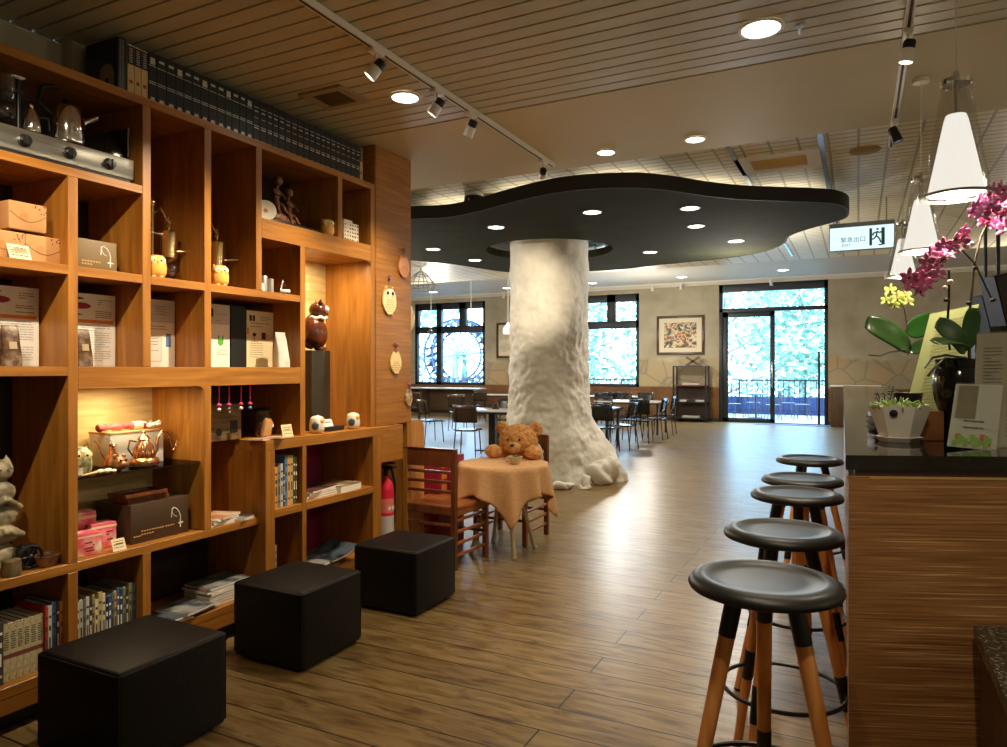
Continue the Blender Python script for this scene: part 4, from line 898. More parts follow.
# ================================================================ ornaments over the low cabinet
CT = 1.0505
t = thing('wooden_bird_house', 'plain wooden display box with round holes under the hanging charms', 'box', (-3.16, 2.80, CT+0))
m = MB(); m.box((-.10, -.10, 0), (0, .14, .20), .003); m.box((-.0, -.10, .135), (.02, .04, .2), .002); m.build('display_box', noisy('raw_wood', [(.4, srgb(110, 84, 50)), (.6, srgb(140, 110, 70))], (1,1,5), 8, 3, .7), t)
m = MB(); m.lathe([(.02, 0), (.02, .002)], 16, (.0, -.02, .05), RY(R(90))); m.box((0, .06, .04), (.002, .11, .11), .0); m.build('dark_opening', BLACK, t)
bd = mat('red_bead', srgb(200, 50, 60), .3); pk = mat('pink_cord', srgb(206, 50, 110), .6); wb = mat('pearl_bead', srgb(226, 220, 210), .3); bb = mat('blue_bead', srgb(90, 120, 190), .3)
for k, x_ in enumerate((219, 229, 241, 250)):
    p = atX(x_, 400, -3.05); t = thing('hanging_charm', ['pink corded charm with pink and white beads, nearest the lit niche', 'pink corded charm with dangling grey beads, second from the lit niche', 'pink corded charm with red and white beads over the wooden box', 'pink corded charm with blue bead, furthest from the lit niche'][k], 'charm', (-3.05, p.y, 1.3615), 0, 'corded charms hanging over the low cabinet')
    m = MB(); m.tube([(0, 0, 0), (0, 0, -.075)], .0045, 6); m.tube([(0, 0, -.075), (0, 0, -.10)], .0015, 5); m.build('pink_cord', pk, t)
    m = MB(); m.ell((0, 0, -.105), (.012, .014, .010)); m.build('upper_bead', bd if k > 1 else pk, t)
    m = MB(); m.ell((0, 0, -.128), (.010, .012, .011)); 
    if k == 1: m.ell((0, .004, -.148), .008)
    m.build('lower_bead', [wb, STEEL, wb, bb][k], t)
t = thing('glass_jar', 'glass storage jar with dark lid and handle on the low cabinet', 'jar', (-3.16, 3.10, CT))
m = MB(); m.lathe([(.05, 0), (.056, .01), (.056, .12), (.045, .14), (.045, .15)], 28, cap=False); m.build('jar_body', GLASSW, t)
m = MB(); m.lathe([(.05, .15), (.052, .16), (.03, .17), (0, .172)], 24); m.build('jar_lid', BLACK, t)
m = MB(); m.lathe([(.048, .004), (.05, .08), (0, .085)], 20); m.build('beans', noisy('coffee_beans', [(.4, srgb(50, 30, 20)), (.6, srgb(100, 66, 40))], (1,1,1), 60, 2, .5), t)
m = MB(); m.tube([(0, .055, .04), (0, .085, .05), (0, .085, .11), (0, .055, .12)], .005, 6); m.build('handle', GLASSW, t)
m = MB(); m.cbox((.057, .01, .065), (.002, .045, .02)); m.build('jar_label', WHITE, t)
t = thing('kraft_pouch', 'small kraft pouch leaning against the glass jar', 'pouch', (-3.055, 3.03, CT))
m = MB(); m.cbox((0, .0, .055), (.028, .062, .10), .010, M=RX(R(-14))); m.build('pouch_body', KRAFT, t); m = MB(); m.cbox((-.004, .014, .108), (.006, .05, .012), M=RX(R(-14))); m.build('pouch_fold', KRAFT, t)
card(3.135, CT, -2.99, .085, .075, 'cream card with green print beside the glass jar', -14, 3, CREAM, ink=mat('green_ink', srgb(110, 150, 70), .7))
for k, (yy, xx) in enumerate([(2.96, -3.02), (3.03, -2.99)]):
    magazine((xx, yy, CT+.0052*k), .1, .13, .005, .2+.3*k, mags[2], ['lower', 'upper'][k]+' of two pinkish leaflets lying flat before the kraft pouch', 'leaflets flat on the low cabinet')
# tall niche: pedestal, brown owl, card holder
PY = atX(314, 380, -3.2).y
t = thing('pedestal', 'tall dark faceted pedestal carrying the brown owl sculpture in the lit niche', 'pedestal', (-3.20, PY, CT))
m = MB(); m.prism([(-.08, -.09), (.06, -.09), (.09, .0), (.06, .09), (-.08, .09)], 0, .52, RZ(0)); m.build('pedestal_block', noisy('dark_olive_lacquer', [(.35, srgb(30, 26, 20)), (.65, srgb(56, 50, 36))], (2,2,.4), 6, 3, .3), t, smooth=0)
BRW = noisy('dark_brown_glaze', [(.35, srgb(62, 30, 18)), (.6, srgb(104, 52, 28))], (1,1,1), 10, 3, .2)
ow = thing('owl_sculpture', 'large glossy brown owl sculpture in profile on the tall dark pedestal', 'sculpture', (-3.19, PY, CT+.521), R(62))
m = MB(); m.ell((0, 0, .125), (.078, .074, .118), RY(R(-12)), 3); m.ell((-.055, 0, .04), (.05, .03, .022), RY(R(35))); m.build('owl_body', BRW, ow, smooth=180)
for q in (-1, 1):
    m = MB(); m.ell((-.01, q*.066, .12), (.058, .018, .085), RY(R(-18))); m.build('wing', BRW, ow, smooth=180)
    m = MB(); m.ell((.035, q*.03, .012), (.032, .02, .014)); m.build('foot', BRW, ow, smooth=180)
CHK = mat('chalk_white', srgb(220, 210, 190), .5)
m = MB(); m.ell((.022, 0, .265), (.062, .060, .056), None, 3)
for q in (-1, 1): m.lathe([(.018, 0), (0, .035)], 10, (.02, q*.038, .305), RX(-q*.3))
h = m.build('owl_head', BRW, ow, smooth=180)
m = MB(); [m.ell((.062, q*.030, .27), (.022, .026, .026)) for q in (-1, 1)]; m.build('face_ring', CHK, h, smooth=180)
m = MB(); [m.ell((.078, q*.030, .27), (.009, .012, .012)) for q in (-1, 1)]; m.build('eyes', BLACK, h, smooth=180)
m = MB(); m.lathe([(.012, 0), (0, .035)], 8, (.075, 0, .258), RY(R(150))); m.build('beak', BLKG, h)
m = MB(); m.tube([(.012+.062*math.cos(a), .062*math.sin(a), .212+.006*math.sin(a*7)) for a in [2*math.pi*i/28 for i in range(28)]], .010, 6, True); m.build('collar_feathers', CHK, ow)
m = MB(); m.box((-.05, -.10, 0), (.04, .10, .03), .002); t = m.build('black_display_box', BLKG, loc=(-3.06, 3.575, CT)); tag(t, 'flat black display box on the low cabinet between the white owls', 'box')
t = card(3.545, CT+.031, -3.04, .10, .05, 'white card standing on the flat black display box', -25, 0, PAPER)
# ================================================================ fire extinguisher and magenta cupboard
t = thing('fire_extinguisher', 'red fire extinguisher with white instruction label beside the low cabinet', 'fire extinguisher', (-3.03, 4.15, 0)); t.scale = (.85, .85, 1.12)
RED = mat('extinguisher_red', srgb(206, 30, 60), .3)
m = MB(); m.lathe([(.06, 0), (.065, .02), (.065, .52), (.055, .56), (.03, .59), (.02, .61), (0, .61)], 30); m.build('cylinder', RED, t)
m = MB(); m.lathe([(.0658, .16), (.0658, .36)], 30, cap=False); m.build('white_label', mat('label_grey_white', srgb(196, 190, 184), .5), t)
m = MB(); m.lathe([(.0658, .38), (.0658, .47)], 30, cap=False); m.build('red_label', mat('label_rose', srgb(226, 120, 110), .5), t)
m = MB()
for q in (-1, 0, 1): m.lathe([(.014, 0), (.014, .0015)], 12, (.066*math.cos(q*.5), .066*math.sin(q*.5), .41), RZ(q*.5) @ RY(R(90)))
m.build('label_icons', WHITE, t)
m = MB(); m.rod((0, 0, .6), (0, 0, .66), .018); m.box((-.02, -.03, .66), (.09, .03, .675), .004); m.box((-.02, -.02, .69), (.09, .02, .70), .003); m.build('valve', BLKG, t)
m = MB(); m.tube([(0, .02, .64), (0, .07, .66), (.02, .10, .55), (.02, .085, .3)], .01, 8); m.build('hose', BLACK, t)
t = thing('magenta_cupboard', 'magenta cupboard with gold stickers seen through the slatted chair back', 'cupboard', (-2.96, 4.95, 0))
m = MB(); m.box((-.25, -.2, 0), (0, .2, .74), .006); m.build('cupboard_body', mat('crimson_lacquer', srgb(150, 26, 50), .4), t)
m = MB(); [m.box((0, -.16, .3+.09*q), (.002, -.08, .35+.09*q)) for q in range(5)]; m.build('gold_sticker', mat('gold_sticker', srgb(220, 150, 60), .5), t, smooth=0)
# ================================================================ ottomans
LEA = noisy('black_leather', [(.3, srgb(9, 9, 9)), (.7, srgb(15, 15, 14))], (1,1,1), 60, 3, .5, bump=.12, Specular_IOR_Level=.3)
def ottoman(near, lab, rz=0, s=.452, h=.385):
    """near = floor position of the corner closest to the viewer."""
    t = thing('ottoman', lab, 'ottoman', (near.x-s/2, near.y+s/2, 0), rz, 'black cube ottomans along the bookcase')
    m = MB(); m.box((-s/2, -s/2, .012), (s/2, s/2, h), .022, seg=4)
    for v in m.b.verts:
        if v.co.z > h-.03: v.co.z += .012*(1-(v.co.x/(s/2))**2)*(1-(v.co.y/(s/2))**2)
    m.build('upholstered_body', LEA, t, smooth=50)
    m = MB(); q = s/2-.012; zz = h-.012
    pts = []
    for cx, cy, a0 in [(q-.01, q-.01, 0), (-q+.01, q-.01, 90), (-q+.01, -q+.01, 180), (q-.01, -q+.01, 270)]:
        for k in range(5): a = R(a0+k*22.5); pts.append((cx+.021*math.cos(a), cy+.021*math.sin(a), zz))
    m.tube(pts, .0045, 6, True)
    for a, b_ in [(1, 1), (-1, 1), (-1, -1), (1, -1)]: m.rod((a*(q+.006), b_*(q+.006), .03), (a*(q+.006), b_*(q+.006), zz), .004, seg=6)
    m.build('piping_seams', LEA, t)
    for a, b_ in [(1, 1), (-1, 1), (-1, -1), (1, -1)]:
        m = MB(); m.rod((a*.17, b_*.17, 0), (a*.17, b_*.17, .014), .02); m.build('foot', BLACK, t)
    return t
n1 = atZ(118, 676, .385); n2 = atZ(302, 675, 0); n3 = atZ(416, 619, 0)
ottoman(n1, 'black leather cube ottoman before the magazine-and-book compartments at the near end', s=.475)
ottoman(n2, 'black leather cube ottoman in the middle of the three, before the low cabinet side')
ottoman(n3, 'black leather cube ottoman beside the slatted wooden chair')
# ================================================================ slatted wooden chairs (local +Y = front)
def chair(label, loc, rz):
    t = thing('slatted_chair', label, 'chair', loc, rz, 'slatted wooden chairs at the clothed table')
    w, d, hs, hb = .495, .485, .455, .87; p = .038
    def L(lo, hi, nm, mt=W_RED): m = MB(); m.box(lo, hi, .003, seg=1); return m.build(nm, mt, t, smooth=0)
    for q in (-1, 1):
        a, b_ = (q*w/2-(p if q > 0 else 0), q*w/2+(p if q < 0 else 0))
        L((a, 0, 0), (b_, p, hb), 'rear_leg'); L((a, d-p, 0), (b_, d, hs-.02), 'front_leg', W_REDH)
        for k in range(4): L((a+.008, p, .09+.085*k), (b_-.008, d-p, .112+.085*k), 'side_slat', W_REDH)
        L((a+.004, p, hs-.07), (b_-.004, d-p, hs-.02), 'side_rail', W_REDH)
    L((-w/2, -.002+p, hs-.02), (w/2, d+.01, hs+.002), 'seat', W_REDH)
    L((-w/2+p, .006, hs-.06), (w/2-p, .03, hs-.0), 'rear_rail')
    L((-w/2+p, .004, hb-.13), (w/2-p, .034, hb-.004), 'top_rail'); L((-w/2, -.002, hb-.004), (w/2, p+.002, hb+.004), 'cap')
    for z_ in (.56, .63, .70): L((-w/2+p, .010, z_-.011), (w/2-p, .028, z_+.011), 'back_slat')
    for z_ in (.22, .32): L((-w/2+p, .010, z_-.011), (w/2-p, .028, z_+.011), 'lower_back_slat')
    for z_ in (.20,): L((-w/2+p, d-.028, z_-.011), (w/2-p, d-.010, z_+.011), 'front_stretcher')
    return t
pc = atZ(459, 572, 0)
chair('slatted wooden chair with its back to the bookcase end, drawn up before the clothed table', (pc.x-.275, pc.y, 0), R(-2))
pb = atZ(548, 534, 0)
ch2 = chair('slatted wooden chair on the column side of the table, carrying the teddy bear', (pb.x-.235+.01, pb.y, 0), R(180))
ch2.location = (pb.x-.235, pb.y+.0, 0)
# ================================================================ clothed table
tc_ = atZ(503.5, 463, .70); tx, ty = tc_.x, tc_.y
t = thing('round_table', 'small round table with pale legs hidden under the orange-tan cloth', 'table', (tx, ty, 0))
m = MB(); m.rod((0, 0, .668), (0, 0, .695), .34, seg=48); m.build('tabletop', W_REDH, t)
pal_ = mat('pale_painted_wood', srgb(206, 190, 150), .5)
for k in range(4):
    a = R(-45+90*k); m = MB(); m.tube([(.12*math.cos(a), .12*math.sin(a), .668), (.16*math.cos(a), .16*math.sin(a), .35), (.24*math.cos(a), .24*math.sin(a), .10), (.27*math.cos(a), .27*math.sin(a), 0)], [.018, .016, .017, .02], 10); m.build('leg', pal_, t)
TW = noisy('tan_woven_cloth', [(.3, srgb(212, 160, 108)), (.7, srgb(228, 184, 134))], (1,1,1), 90, 2, .85, bump=.2)
rows = []; NA = 160; Rt = .352; side = .62; ca = R(-102)
def cloth_len(a):   # distance from centre to the edge of a square cloth, half side .50, corner turned to the viewer
    b_ = (a-ca-math.pi/4) % (math.pi/2)-math.pi/4; return .505/math.cos(b_)
for r_ in [0.001, .1, .2, .28, .33]: rows.append([(r_*math.cos(a), r_*math.sin(a), .703) for a in [2*math.pi*i/NA for i in range(NA)]])
for j in range(14):
    k = j/13; row = []
    for i in range(NA):
        a = 2*math.pi*i/NA; drop = (cloth_len(a)-Rt)*1.15+.04; s_ = k*drop
        fold = (math.sin(a*11+.9*math.sin(a*2))*.5+.5)**1.6
        rr = Rt+.002+min(s_, .4)*(.24*fold-.03)+(.006 if k > 0 else 0)
        zz = .703-s_ if k > 0 else .701
        row.append((rr*math.cos(a+.05*s_), rr*math.sin(a+.05*s_), zz))
    rows.append(row)
m = MB(); m.grid(rows, closed=True); cl_ = m.build('tablecloth', TW, loc=(tx, ty, 0), smooth=180)
so = cl_.modifiers.new('solid', 'SOLIDIFY'); so.thickness = .003; so.offset = 1
tag(cl_, 'orange-tan woven tablecloth draped with one corner hanging low over the round table', 'tablecloth')
# teacup
cp = atZ(515, 464, .708); t = thing('tea_cup', 'cream cup with a green leaf on it held before the teddy bear', 'cup', (cp.x, cp.y, .7065), R(20))
m = MB(); m.lathe([(.03, 0), (.034, .006), (.05, .03), (.058, .062), (.054, .062), (.046, .03), (.02, .01), (0, .01)], 28); m.build('cup_body', mat('cream_cup', srgb(206, 194, 164), .35), t)
m = MB(); m.tube([(-.05, 0, .045), (-.075, 0, .05), (-.075, 0, .025), (-.045, 0, .02)], .006, 8); m.build('handle', mat('cream_cup', srgb(206, 194, 164), .35), t)
m = MB(); m.ell((.0, -.02, .066), (.02, .03, .006), RZ(.6)); m.ell((.02, .01, .064), (.02, .014, .005), RZ(-.5)); m.build('leaf', mat('leaf_green', srgb(50, 100, 40), .5), t)
# ================================================================ teddy bear on the far chair
FUR = noisy('golden_brown_fur', [(.3, srgb(190, 132, 74)), (.7, srgb(238, 184, 116))], (1,1,1), 40, 4, .95, bump=.8, bscale=70)
FURL = noisy('pale_muzzle_fur', [(.3, srgb(190, 150, 96)), (.7, srgb(222, 186, 130))], (1,1,1), 40, 3, .95)
bp_ = atD(518, 452, 6.0)
bear = thing('teddy_bear', 'golden brown teddy bear seated on the slatted chair behind the cup, arms on the table', 'teddy bear', (bp_.x+.0, bp_.y+.03, .457), R(8)); bear.scale = (1.12, 1.08, 1.12)
def V_(x, y, z): return Vector((x, y, z))
hz = .33
m = MB(); m.ell((0, 0, .10), (.13, .12, .14)); m.ell((0, -.01, .2), (.115, .10, .09))
m.ell((0, -.03, hz+.02), (.155, .13, .125)); m.ell((.05, -.03, hz), (.1, .12, .1)); m.ell((-.05, -.03, hz), (.1, .12, .1))
for q in (-1, 1):
    m.ell((q*.135, -.015, hz+.105), (.055, .03, .055)); m.ell((q*.09, -.20, .03), (.06, .13, .06)); 
    m.rod((q*.11, -.03, .22), (q*.16, -.13, .26), .05, .055); m.ell((q*.155, -.17, .272), (.068, .06, .052))
ob = m.build('bear_body', FUR, bear); remesh(ob, .008, 2, .018, .018)
m = MB(); m.ell((0, -.145, hz-.025), (.055, .045, .045)); ob = m.build('muzzle', FURL, bear); remesh(ob, .006, 1, .006, .01)
m = MB(); m.ell((0, -.19, hz-.008), (.016, .012, .012)); m.build('nose', mat('nose_brown', srgb(50, 30, 22), .4), bear, smooth=180)
m = MB(); [m.ell((q*.045, -.148, hz+.03), (.009, .007, .010)) for q in (-1, 1)]; m.build('eyes', BLACK, bear, smooth=180)
# white cushion between bear and chair back
m = MB(); m.ell((0, 0, 0), (.19, .05, .17), sub=3)
for v in m.b.verts: v.co.x *= 1+.25*abs(v.co.z)/.17; v.co.z *= 1+.2*abs(v.co.x)/.2
tag(m.build('cushion', mat('white_linen', srgb(206, 200, 184), .8), loc=(pb.x-.20, pb.y-.10, .66), smooth=180), 'white cushion tucked between the teddy bear and the chair back', 'cushion')
# ================================================================ bar counter
cdir = Vector((math.sin(R(-1.05)), math.cos(R(-1.05)), 0))
HC = 1.206
c0 = atZ(847, 455, HC); c1 = atZ(1060, 457, HC); c0.z = c1.z = 0
far = 9.3; c2 = c0+cdir*far; c3 = c1+cdir*(far-.8)
def quadprism(a, b_, c, d, z0, z1, name, mt, parent, off=0):
    m = MB(); cen = (a+b_+c+d)/4
    P_ = [p+(p-cen).normalized()*off for p in (a, b_, c, d)]
    m.prism([(p.x, p.y) for p in P_], z0, z1); return m.build(name, mt, parent, smooth=0)
ct_ = thing('bar_counter', 'long bar counter of striped wood under a polished black granite top', 'counter', (0, 0, 0))
SW = noisy('striped_zebrano', [(.3, srgb(96, 62, 34)), (.46, srgb(132, 90, 50)), (.6, srgb(150, 108, 64)), (.75, srgb(204, 168, 122))], (.9, .9, 60), 4, 9, .35, dist=.2)
inset = .006
def ins_(p, k): return p
quadprism(c0+Vector((.004, 0, 0)), c1, c3, c2+Vector((.004, 0, 0)), 0, 1.145, 'counter_body', SW, ct_)
quadprism(c0+Vector((.02, .012, 0)), c1+Vector((0, .012, 0)), c3, c2+Vector((.02, 0, 0)), 1.145, 1.165, 'shadow_gap', mat('dark_wine_strip', srgb(60, 26, 20), .5), ct_)
GRAN = noisy('black_granite', [(.5, srgb(7, 8, 8)), (.66, srgb(14, 15, 14)), (.76, srgb(60, 60, 52))], (1,1,1), 70, 4, .06, Specular_IOR_Level=.9)
a0 = c0-Vector((.003, .006, 0)); quadprism(a0, c1-Vector((0, .006, 0)), c3, c2-Vector((.003, 0, 0)), 1.165, HC, 'granite_top', GRAN, ct_)
quadprism(c0+Vector((-.0015, -.002, 0)), c1+Vector((0, -.002, 0)), c1+Vector((0, .0, 0)), c0, 1.140, 1.147, 'brass_edge_strip', mat('gold_trim', srgb(206, 170, 110), .3, .6), ct_)
# lower granite-topped service counter
zl = .744; g0 = atZ(972, 622, zl); g1 = atZ(1100, 627, zl); g0.z = g1.z = 0
lcn = thing('service_counter', 'lower brown service counter with speckled granite top against the bar counter end', 'counter', (0, 0, 0))
sp = Vector((.0, -.004, 0))
q0, q1 = g0+Vector((0, -.03, 0)), g1+Vector((0, -.03, 0)); q2, q3 = q1+Vector((0, -1.0, 0)), q0+Vector((0, -1.2, 0))
GR2 = noisy('speckled_granite', [(.4, srgb(26, 26, 22)), (.55, srgb(50, 50, 42)), (.68, srgb(130, 124, 100))], (1,1,1), 90, 5, .25)
quadprism(q0, q1, q2, q3, zl-.035, zl, 'granite_top', GR2, lcn)
quadprism(q0+Vector((.015, 0, 0)), q1, q2, q3+Vector((.015, 0, 0)), 0, zl-.035, 'cabinet_body', wood('dark_brown_laminate', srgb(64, 34, 18), srgb(92, 50, 26), (3,3,.5), .45), lcn)
# ================================================================ bar stools
SEATM = mat('bronze_black_lacquer', srgb(24, 25, 24), .42, .0, Specular_IOR_Level=.45)
LEGW = wood('stool_leg_wood', srgb(204, 126, 60), srgb(232, 164, 92), (5, 5, .5), .4)
def stool(loc, rz, lab):
    t = thing('bar_stool', lab, 'bar stool', loc, rz, 'round black bar stools along the counter'); hs = .888
    m = MB(); m.lathe([(.0, -.034), (.12, -.034), (.178, -.032), (.194, -.026), (.198, -.017), (.195, -.008), (.186, .002), (.170, .007), (.156, .0075), (.149, .005), (.143, .001), (.10, -.001), (0, -.003)], 64, (0, 0, hs)); m.build('seat', SEATM, t, smooth=50)
    rt, rb = .083, .272; zt_ = hs-.03
    for k in range(3):
        a = 2*math.pi*k/3; P = lambda z_: Vector(((rt+(rb-rt)*(1-z_/zt_))*math.cos(a), (rt+(rb-rt)*(1-z_/zt_))*math.sin(a), z_))
        m = MB(); m.rod(P(0), P(zt_-.11), .0165, .0215, 16); lg = m.build('leg', LEGW, t)
        m = MB(); m.rod(P(zt_-.115), P(zt_), .0225, .0235, 16); m.build('metal_socket', BLKG, lg)
        m = MB(); m.rod(P(.285), P(.40), .0198, .0212, 16); m.build('black_band', BLKG, lg)
        m = MB(); m.rod(P(0), P(.01), .0172, seg=16); m.build('rubber_foot', BLACK, lg)
    rr = rt+(rb-rt)*(1-.34/zt_)+.006
    m = MB(); m.tube([(rr*math.cos(a), rr*math.sin(a), .34) for a in [2*math.pi*i/56 for i in range(56)]], .0075, 8, True); m.build('foot_ring', BLKG, t)
    return t
labs = ['nearest of the round black bar stools with light wooden legs, standing before the counter corner', 'bar stool directly behind the nearest one, second along the counter', 'third bar stool along the counter, its rim cut by the counter corner', 'fourth bar stool along the counter, close to the third', 'bar stool at the end of the row, furthest along the counter']
for k, (x_, y_) in enumerate([(766, 585), (788, 535), (805, 497), (803, 481), (810, 461)]):
    p = atZ(x_, y_, .872); an = [(70, 0), (105, 0), (183, 0), (60, 0), (90, 0)][k][0]
    # keep clear of the counter side
    side = (c0+cdir*(p.y-c0.y)).x
    X = min(p.x, side-.200)
    if k == 0: X = p.x-.004
    stool((X, p.y, 0), R(an)-0+TH, labs[k])
# ================================================================ things on the bar counter
Z0 = HC+.001
def CTP(x, y): return atZ(x, y, Z0)
wp = CTP(900, 443); pot = thing('succulent_pot', 'white ceramic pot with wavy rim, oval dark emblem and small green succulents', 'plant pot', (wp.x, wp.y+.06, Z0), TH+R(0))
PW = mat('white_ceramic', srgb(234, 230, 218), .3)
def hexrow(r, z, wav=0): return [((r)*math.cos(2*math.pi*i/48)*(1/max(.866, math.cos(((2*math.pi*i/48)+math.pi/6) % (math.pi/3)-math.pi/6))*.93), r*math.sin(2*math.pi*i/48)*(1/max(.866, math.cos(((2*math.pi*i/48)+math.pi/6) % (math.pi/3)-math.pi/6))*.93), z+wav*math.cos(2*math.pi*i/48*6)) for i in range(48)]
m = MB(); m.grid([hexrow(.001, .012), hexrow(.052, .012), hexrow(.06, .03), hexrow(.078, .09), hexrow(.088, .122, .004), hexrow(.082, .122, .004), hexrow(.07, .09), hexrow(.05, .05), hexrow(.001, .05)], closed=True); m.build('pot_body', PW, pot, smooth=40)
m = MB(); m.grid([hexrow(.001, 0), hexrow(.055, 0), hexrow(.068, .016), hexrow(.064, .018), hexrow(.054, .008), hexrow(.001, .008)], closed=True); m.build('saucer', PW, pot, smooth=40)
m = MB(); m.ell((-.052, -.061, .098), (.013, .004, .012), RZ(R(-40))); m.build('oval_emblem', BLACK, pot, smooth=180)
m = MB(); m.lathe([(.001, .104), (.075, .104)], 20, cap=False); m.build('soil', mat('dark_soil', srgb(50, 40, 28), .9), pot)
LG = noisy('succulent_green', [(.35, srgb(90, 130, 50)), (.65, srgb(176, 206, 110))], (1,1,1), 30, 2, .5)
m = MB(); random.seed(5)
for i in range(150):
    a = random.uniform(0, 6.28); r_ = .085*math.sqrt(random.random()); z_ = .112+.03*random.random()*(1-(r_/.1)**2)
    m.ell((r_*math.cos(a), r_*math.sin(a), z_), (.0035, .0035, .012), RZ(a) @ RY(R(random.uniform(5, 65))), 1)
tag(m.build('succulent_leaves', LG, pot, smooth=180), kind='stuff')
# dark orchid pot (behind succulents) + big leaf + green blossoms
LEAF = noisy('orchid_leaf', [(.35, srgb(22, 44, 16)), (.65, srgb(48, 84, 32))], (1,1,1), 6, 3, .3)
LEAFB = mat('bright_leaf', srgb(32, 80, 24), .4)
def leaf(parent, base, tip, w, sag=.02, mt=LEAF, nrm=None, name='leaf', fold=.12):
    base, tip = Vector(base), Vector(tip); d = tip-base; L_ = d.length; d.normalize()
    n0 = Vector(nrm) if nrm is not None else Vector((0, 0, 1)); n0 = (n0-d*n0.dot(d)).normalized(); s_ = d.cross(n0)
    rows = []
    for i in range(13):
        k = i/12; ww = w*max(.04, 1-(abs(2*k-1.08)/1.08)**3)**.6; ctr = base+d*L_*k+n0*(sag*4*k*(1-k))
        rows.append([ctr+s_*ww*q+n0*(fold*w*(abs(q)-.5)) for q in (-1, -.75, -.4, 0, .4, .75, 1)])
    m = MB(); m.grid(rows); o = m.build(name, mt, parent, smooth=180, normals=True)
    sd = o.modifiers.new('s', 'SOLIDIFY'); sd.thickness = .003; return o
camv = Vector((st, -ct, 0))   # towards the viewer
def rel(t, x, y, D): return atD(x, y, D)-t.location
D1 = 2.62
b0 = atD(905, 432, D1); orch = thing('green_orchid', 'potted orchid with a broad dark green leaf and small yellow-green blossoms', 'orchid', (b0.x, b0.y, Z0))
m = MB(); m.lathe([(.035, 0), (.04, .005), (.05, .15), (.052, .155), (.046, .155), (.04, .14), (0, .13)], 28, rel(orch, 908, 432, D1).to_2d().to_3d()); m.build('dark_pot', mat('dark_plastic_pot', srgb(34, 32, 32), .4), orch)
leaf(orch, rel(orch, 911, 350, D1), rel(orch, 866, 322, D1-.05), .044, .02, nrm=camv+Vector((0,0,.35)))
leaf(orch, rel(orch, 905, 332, D1+.04), rel(orch, 938, 320, D1+.12), .042, .0, LEAFB, nrm=camv)
leaf(orch, rel(orch, 908, 352, D1), rel(orch, 940, 345, D1+.1), .03, .02, nrm=camv+Vector((0,0,.6)))
m = MB(); m.tube([rel(orch, 908, 355, D1), rel(orch, 907, 325, D1), rel(orch, 904, 308, D1), rel(orch, 897, 296, D1)], .0022, 6); m.tube([rel(orch, 906, 350, D1-.03), rel(orch, 890, 352, D1-.06), rel(orch, 880, 356, D1-.08), rel(orch, 869, 355, D1-.1)], .0025, 6); m.build('stem', mat('dark_stem', srgb(52, 42, 26), .6), orch)
YG = noisy('yellow_green_petal', [(.35, srgb(150, 170, 60)), (.65, srgb(206, 214, 120))], (1,1,1), 40, 2, .6)
def bloom(parent, c, s, mt, lip, face=None, name='blossom', seedr=0):
    random.seed(seedr); f = (face if face is not None else camv).normalized(); up_ = Vector((0, 0, 1)); sd = f.cross(up_).normalized(); u2 = sd.cross(f)
    m = MB()
    for k, (a, w_, l_) in enumerate([(90, .5, 1), (210, .5, .95), (330, .5, .95), (25, .8, .9), (155, .8, .9)]):
        a = R(a+random.uniform(-8, 8)); dr = sd*math.cos(a)+u2*math.sin(a); tn = f.cross(dr)
        M = Matrix((( *(dr),), )) if False else Matrix(((dr.x, tn.x, f.x, 0), (dr.y, tn.y, f.y, 0), (dr.z, tn.z, f.z, 0), (0, 0, 0, 1))) @ RY(R(-14))
        m.ell(c+dr*s*.5*l_, (s*.5*l_, s*.42*w_, s*.06), M, 2)
    o = m.build(name, mt, parent, smooth=180)
    m = MB(); m.ell(c+f*s*.12-u2*s*.08, (s*.13, s*.13, s*.16)); m.build('lip', lip, o, smooth=180); return o
LIPB = mat('brown_lip', srgb(110, 60, 40), .6); LIPW = mat('pale_lip', srgb(240, 214, 220), .6)
for k, (x_, y_, s_) in enumerate([(890, 291, .030), (886, 301, .028), (897, 299, .032), (905, 296, .030), (894, 306, .026), (908, 302, .026)]): bloom(orch, rel(orch, x_, y_, D1-.02*(k % 3)), s_, YG, LIPB, name='blossom', seedr=k)
# small dark plant in the same place
D1b = 2.50
p0 = CTP(888, 437); dp = thing('wiry_plant', 'small dark wiry plant with sparse leaves beside the green orchid', 'plant', (p0.x, p0.y+.12, Z0))
m = MB(); m.lathe([(.02, 0), (.028, .05), (.024, .05), (0, .045)], 16); m.build('dark_pot', BLKG, dp)
m = MB(); random.seed(9)
for i in range(9):
    a = random.uniform(0, 6.28); h_ = random.uniform(.07, .15); m.tube([(0, 0, .04), (.012*math.cos(a), .012*math.sin(a), .04+h_*.5), (.035*math.cos(a), .035*math.sin(a), .04+h_)], .002, 5)
m.build('stems', mat('dark_stem', srgb(52, 42, 26), .6), dp)
m = MB()
for i in range(34):
    a = random.uniform(0, 6.28); r_ = random.uniform(.005, .038); m.ell((r_*math.cos(a), r_*math.sin(a), random.uniform(.09, .19)), (.009, .005, .002), RZ(a) @ RX(random.uniform(-1, 1)), 1)
tag(m.build('leaves', mat('deep_green_leaf', srgb(40, 62, 34), .5), dp, smooth=180), kind='stuff')
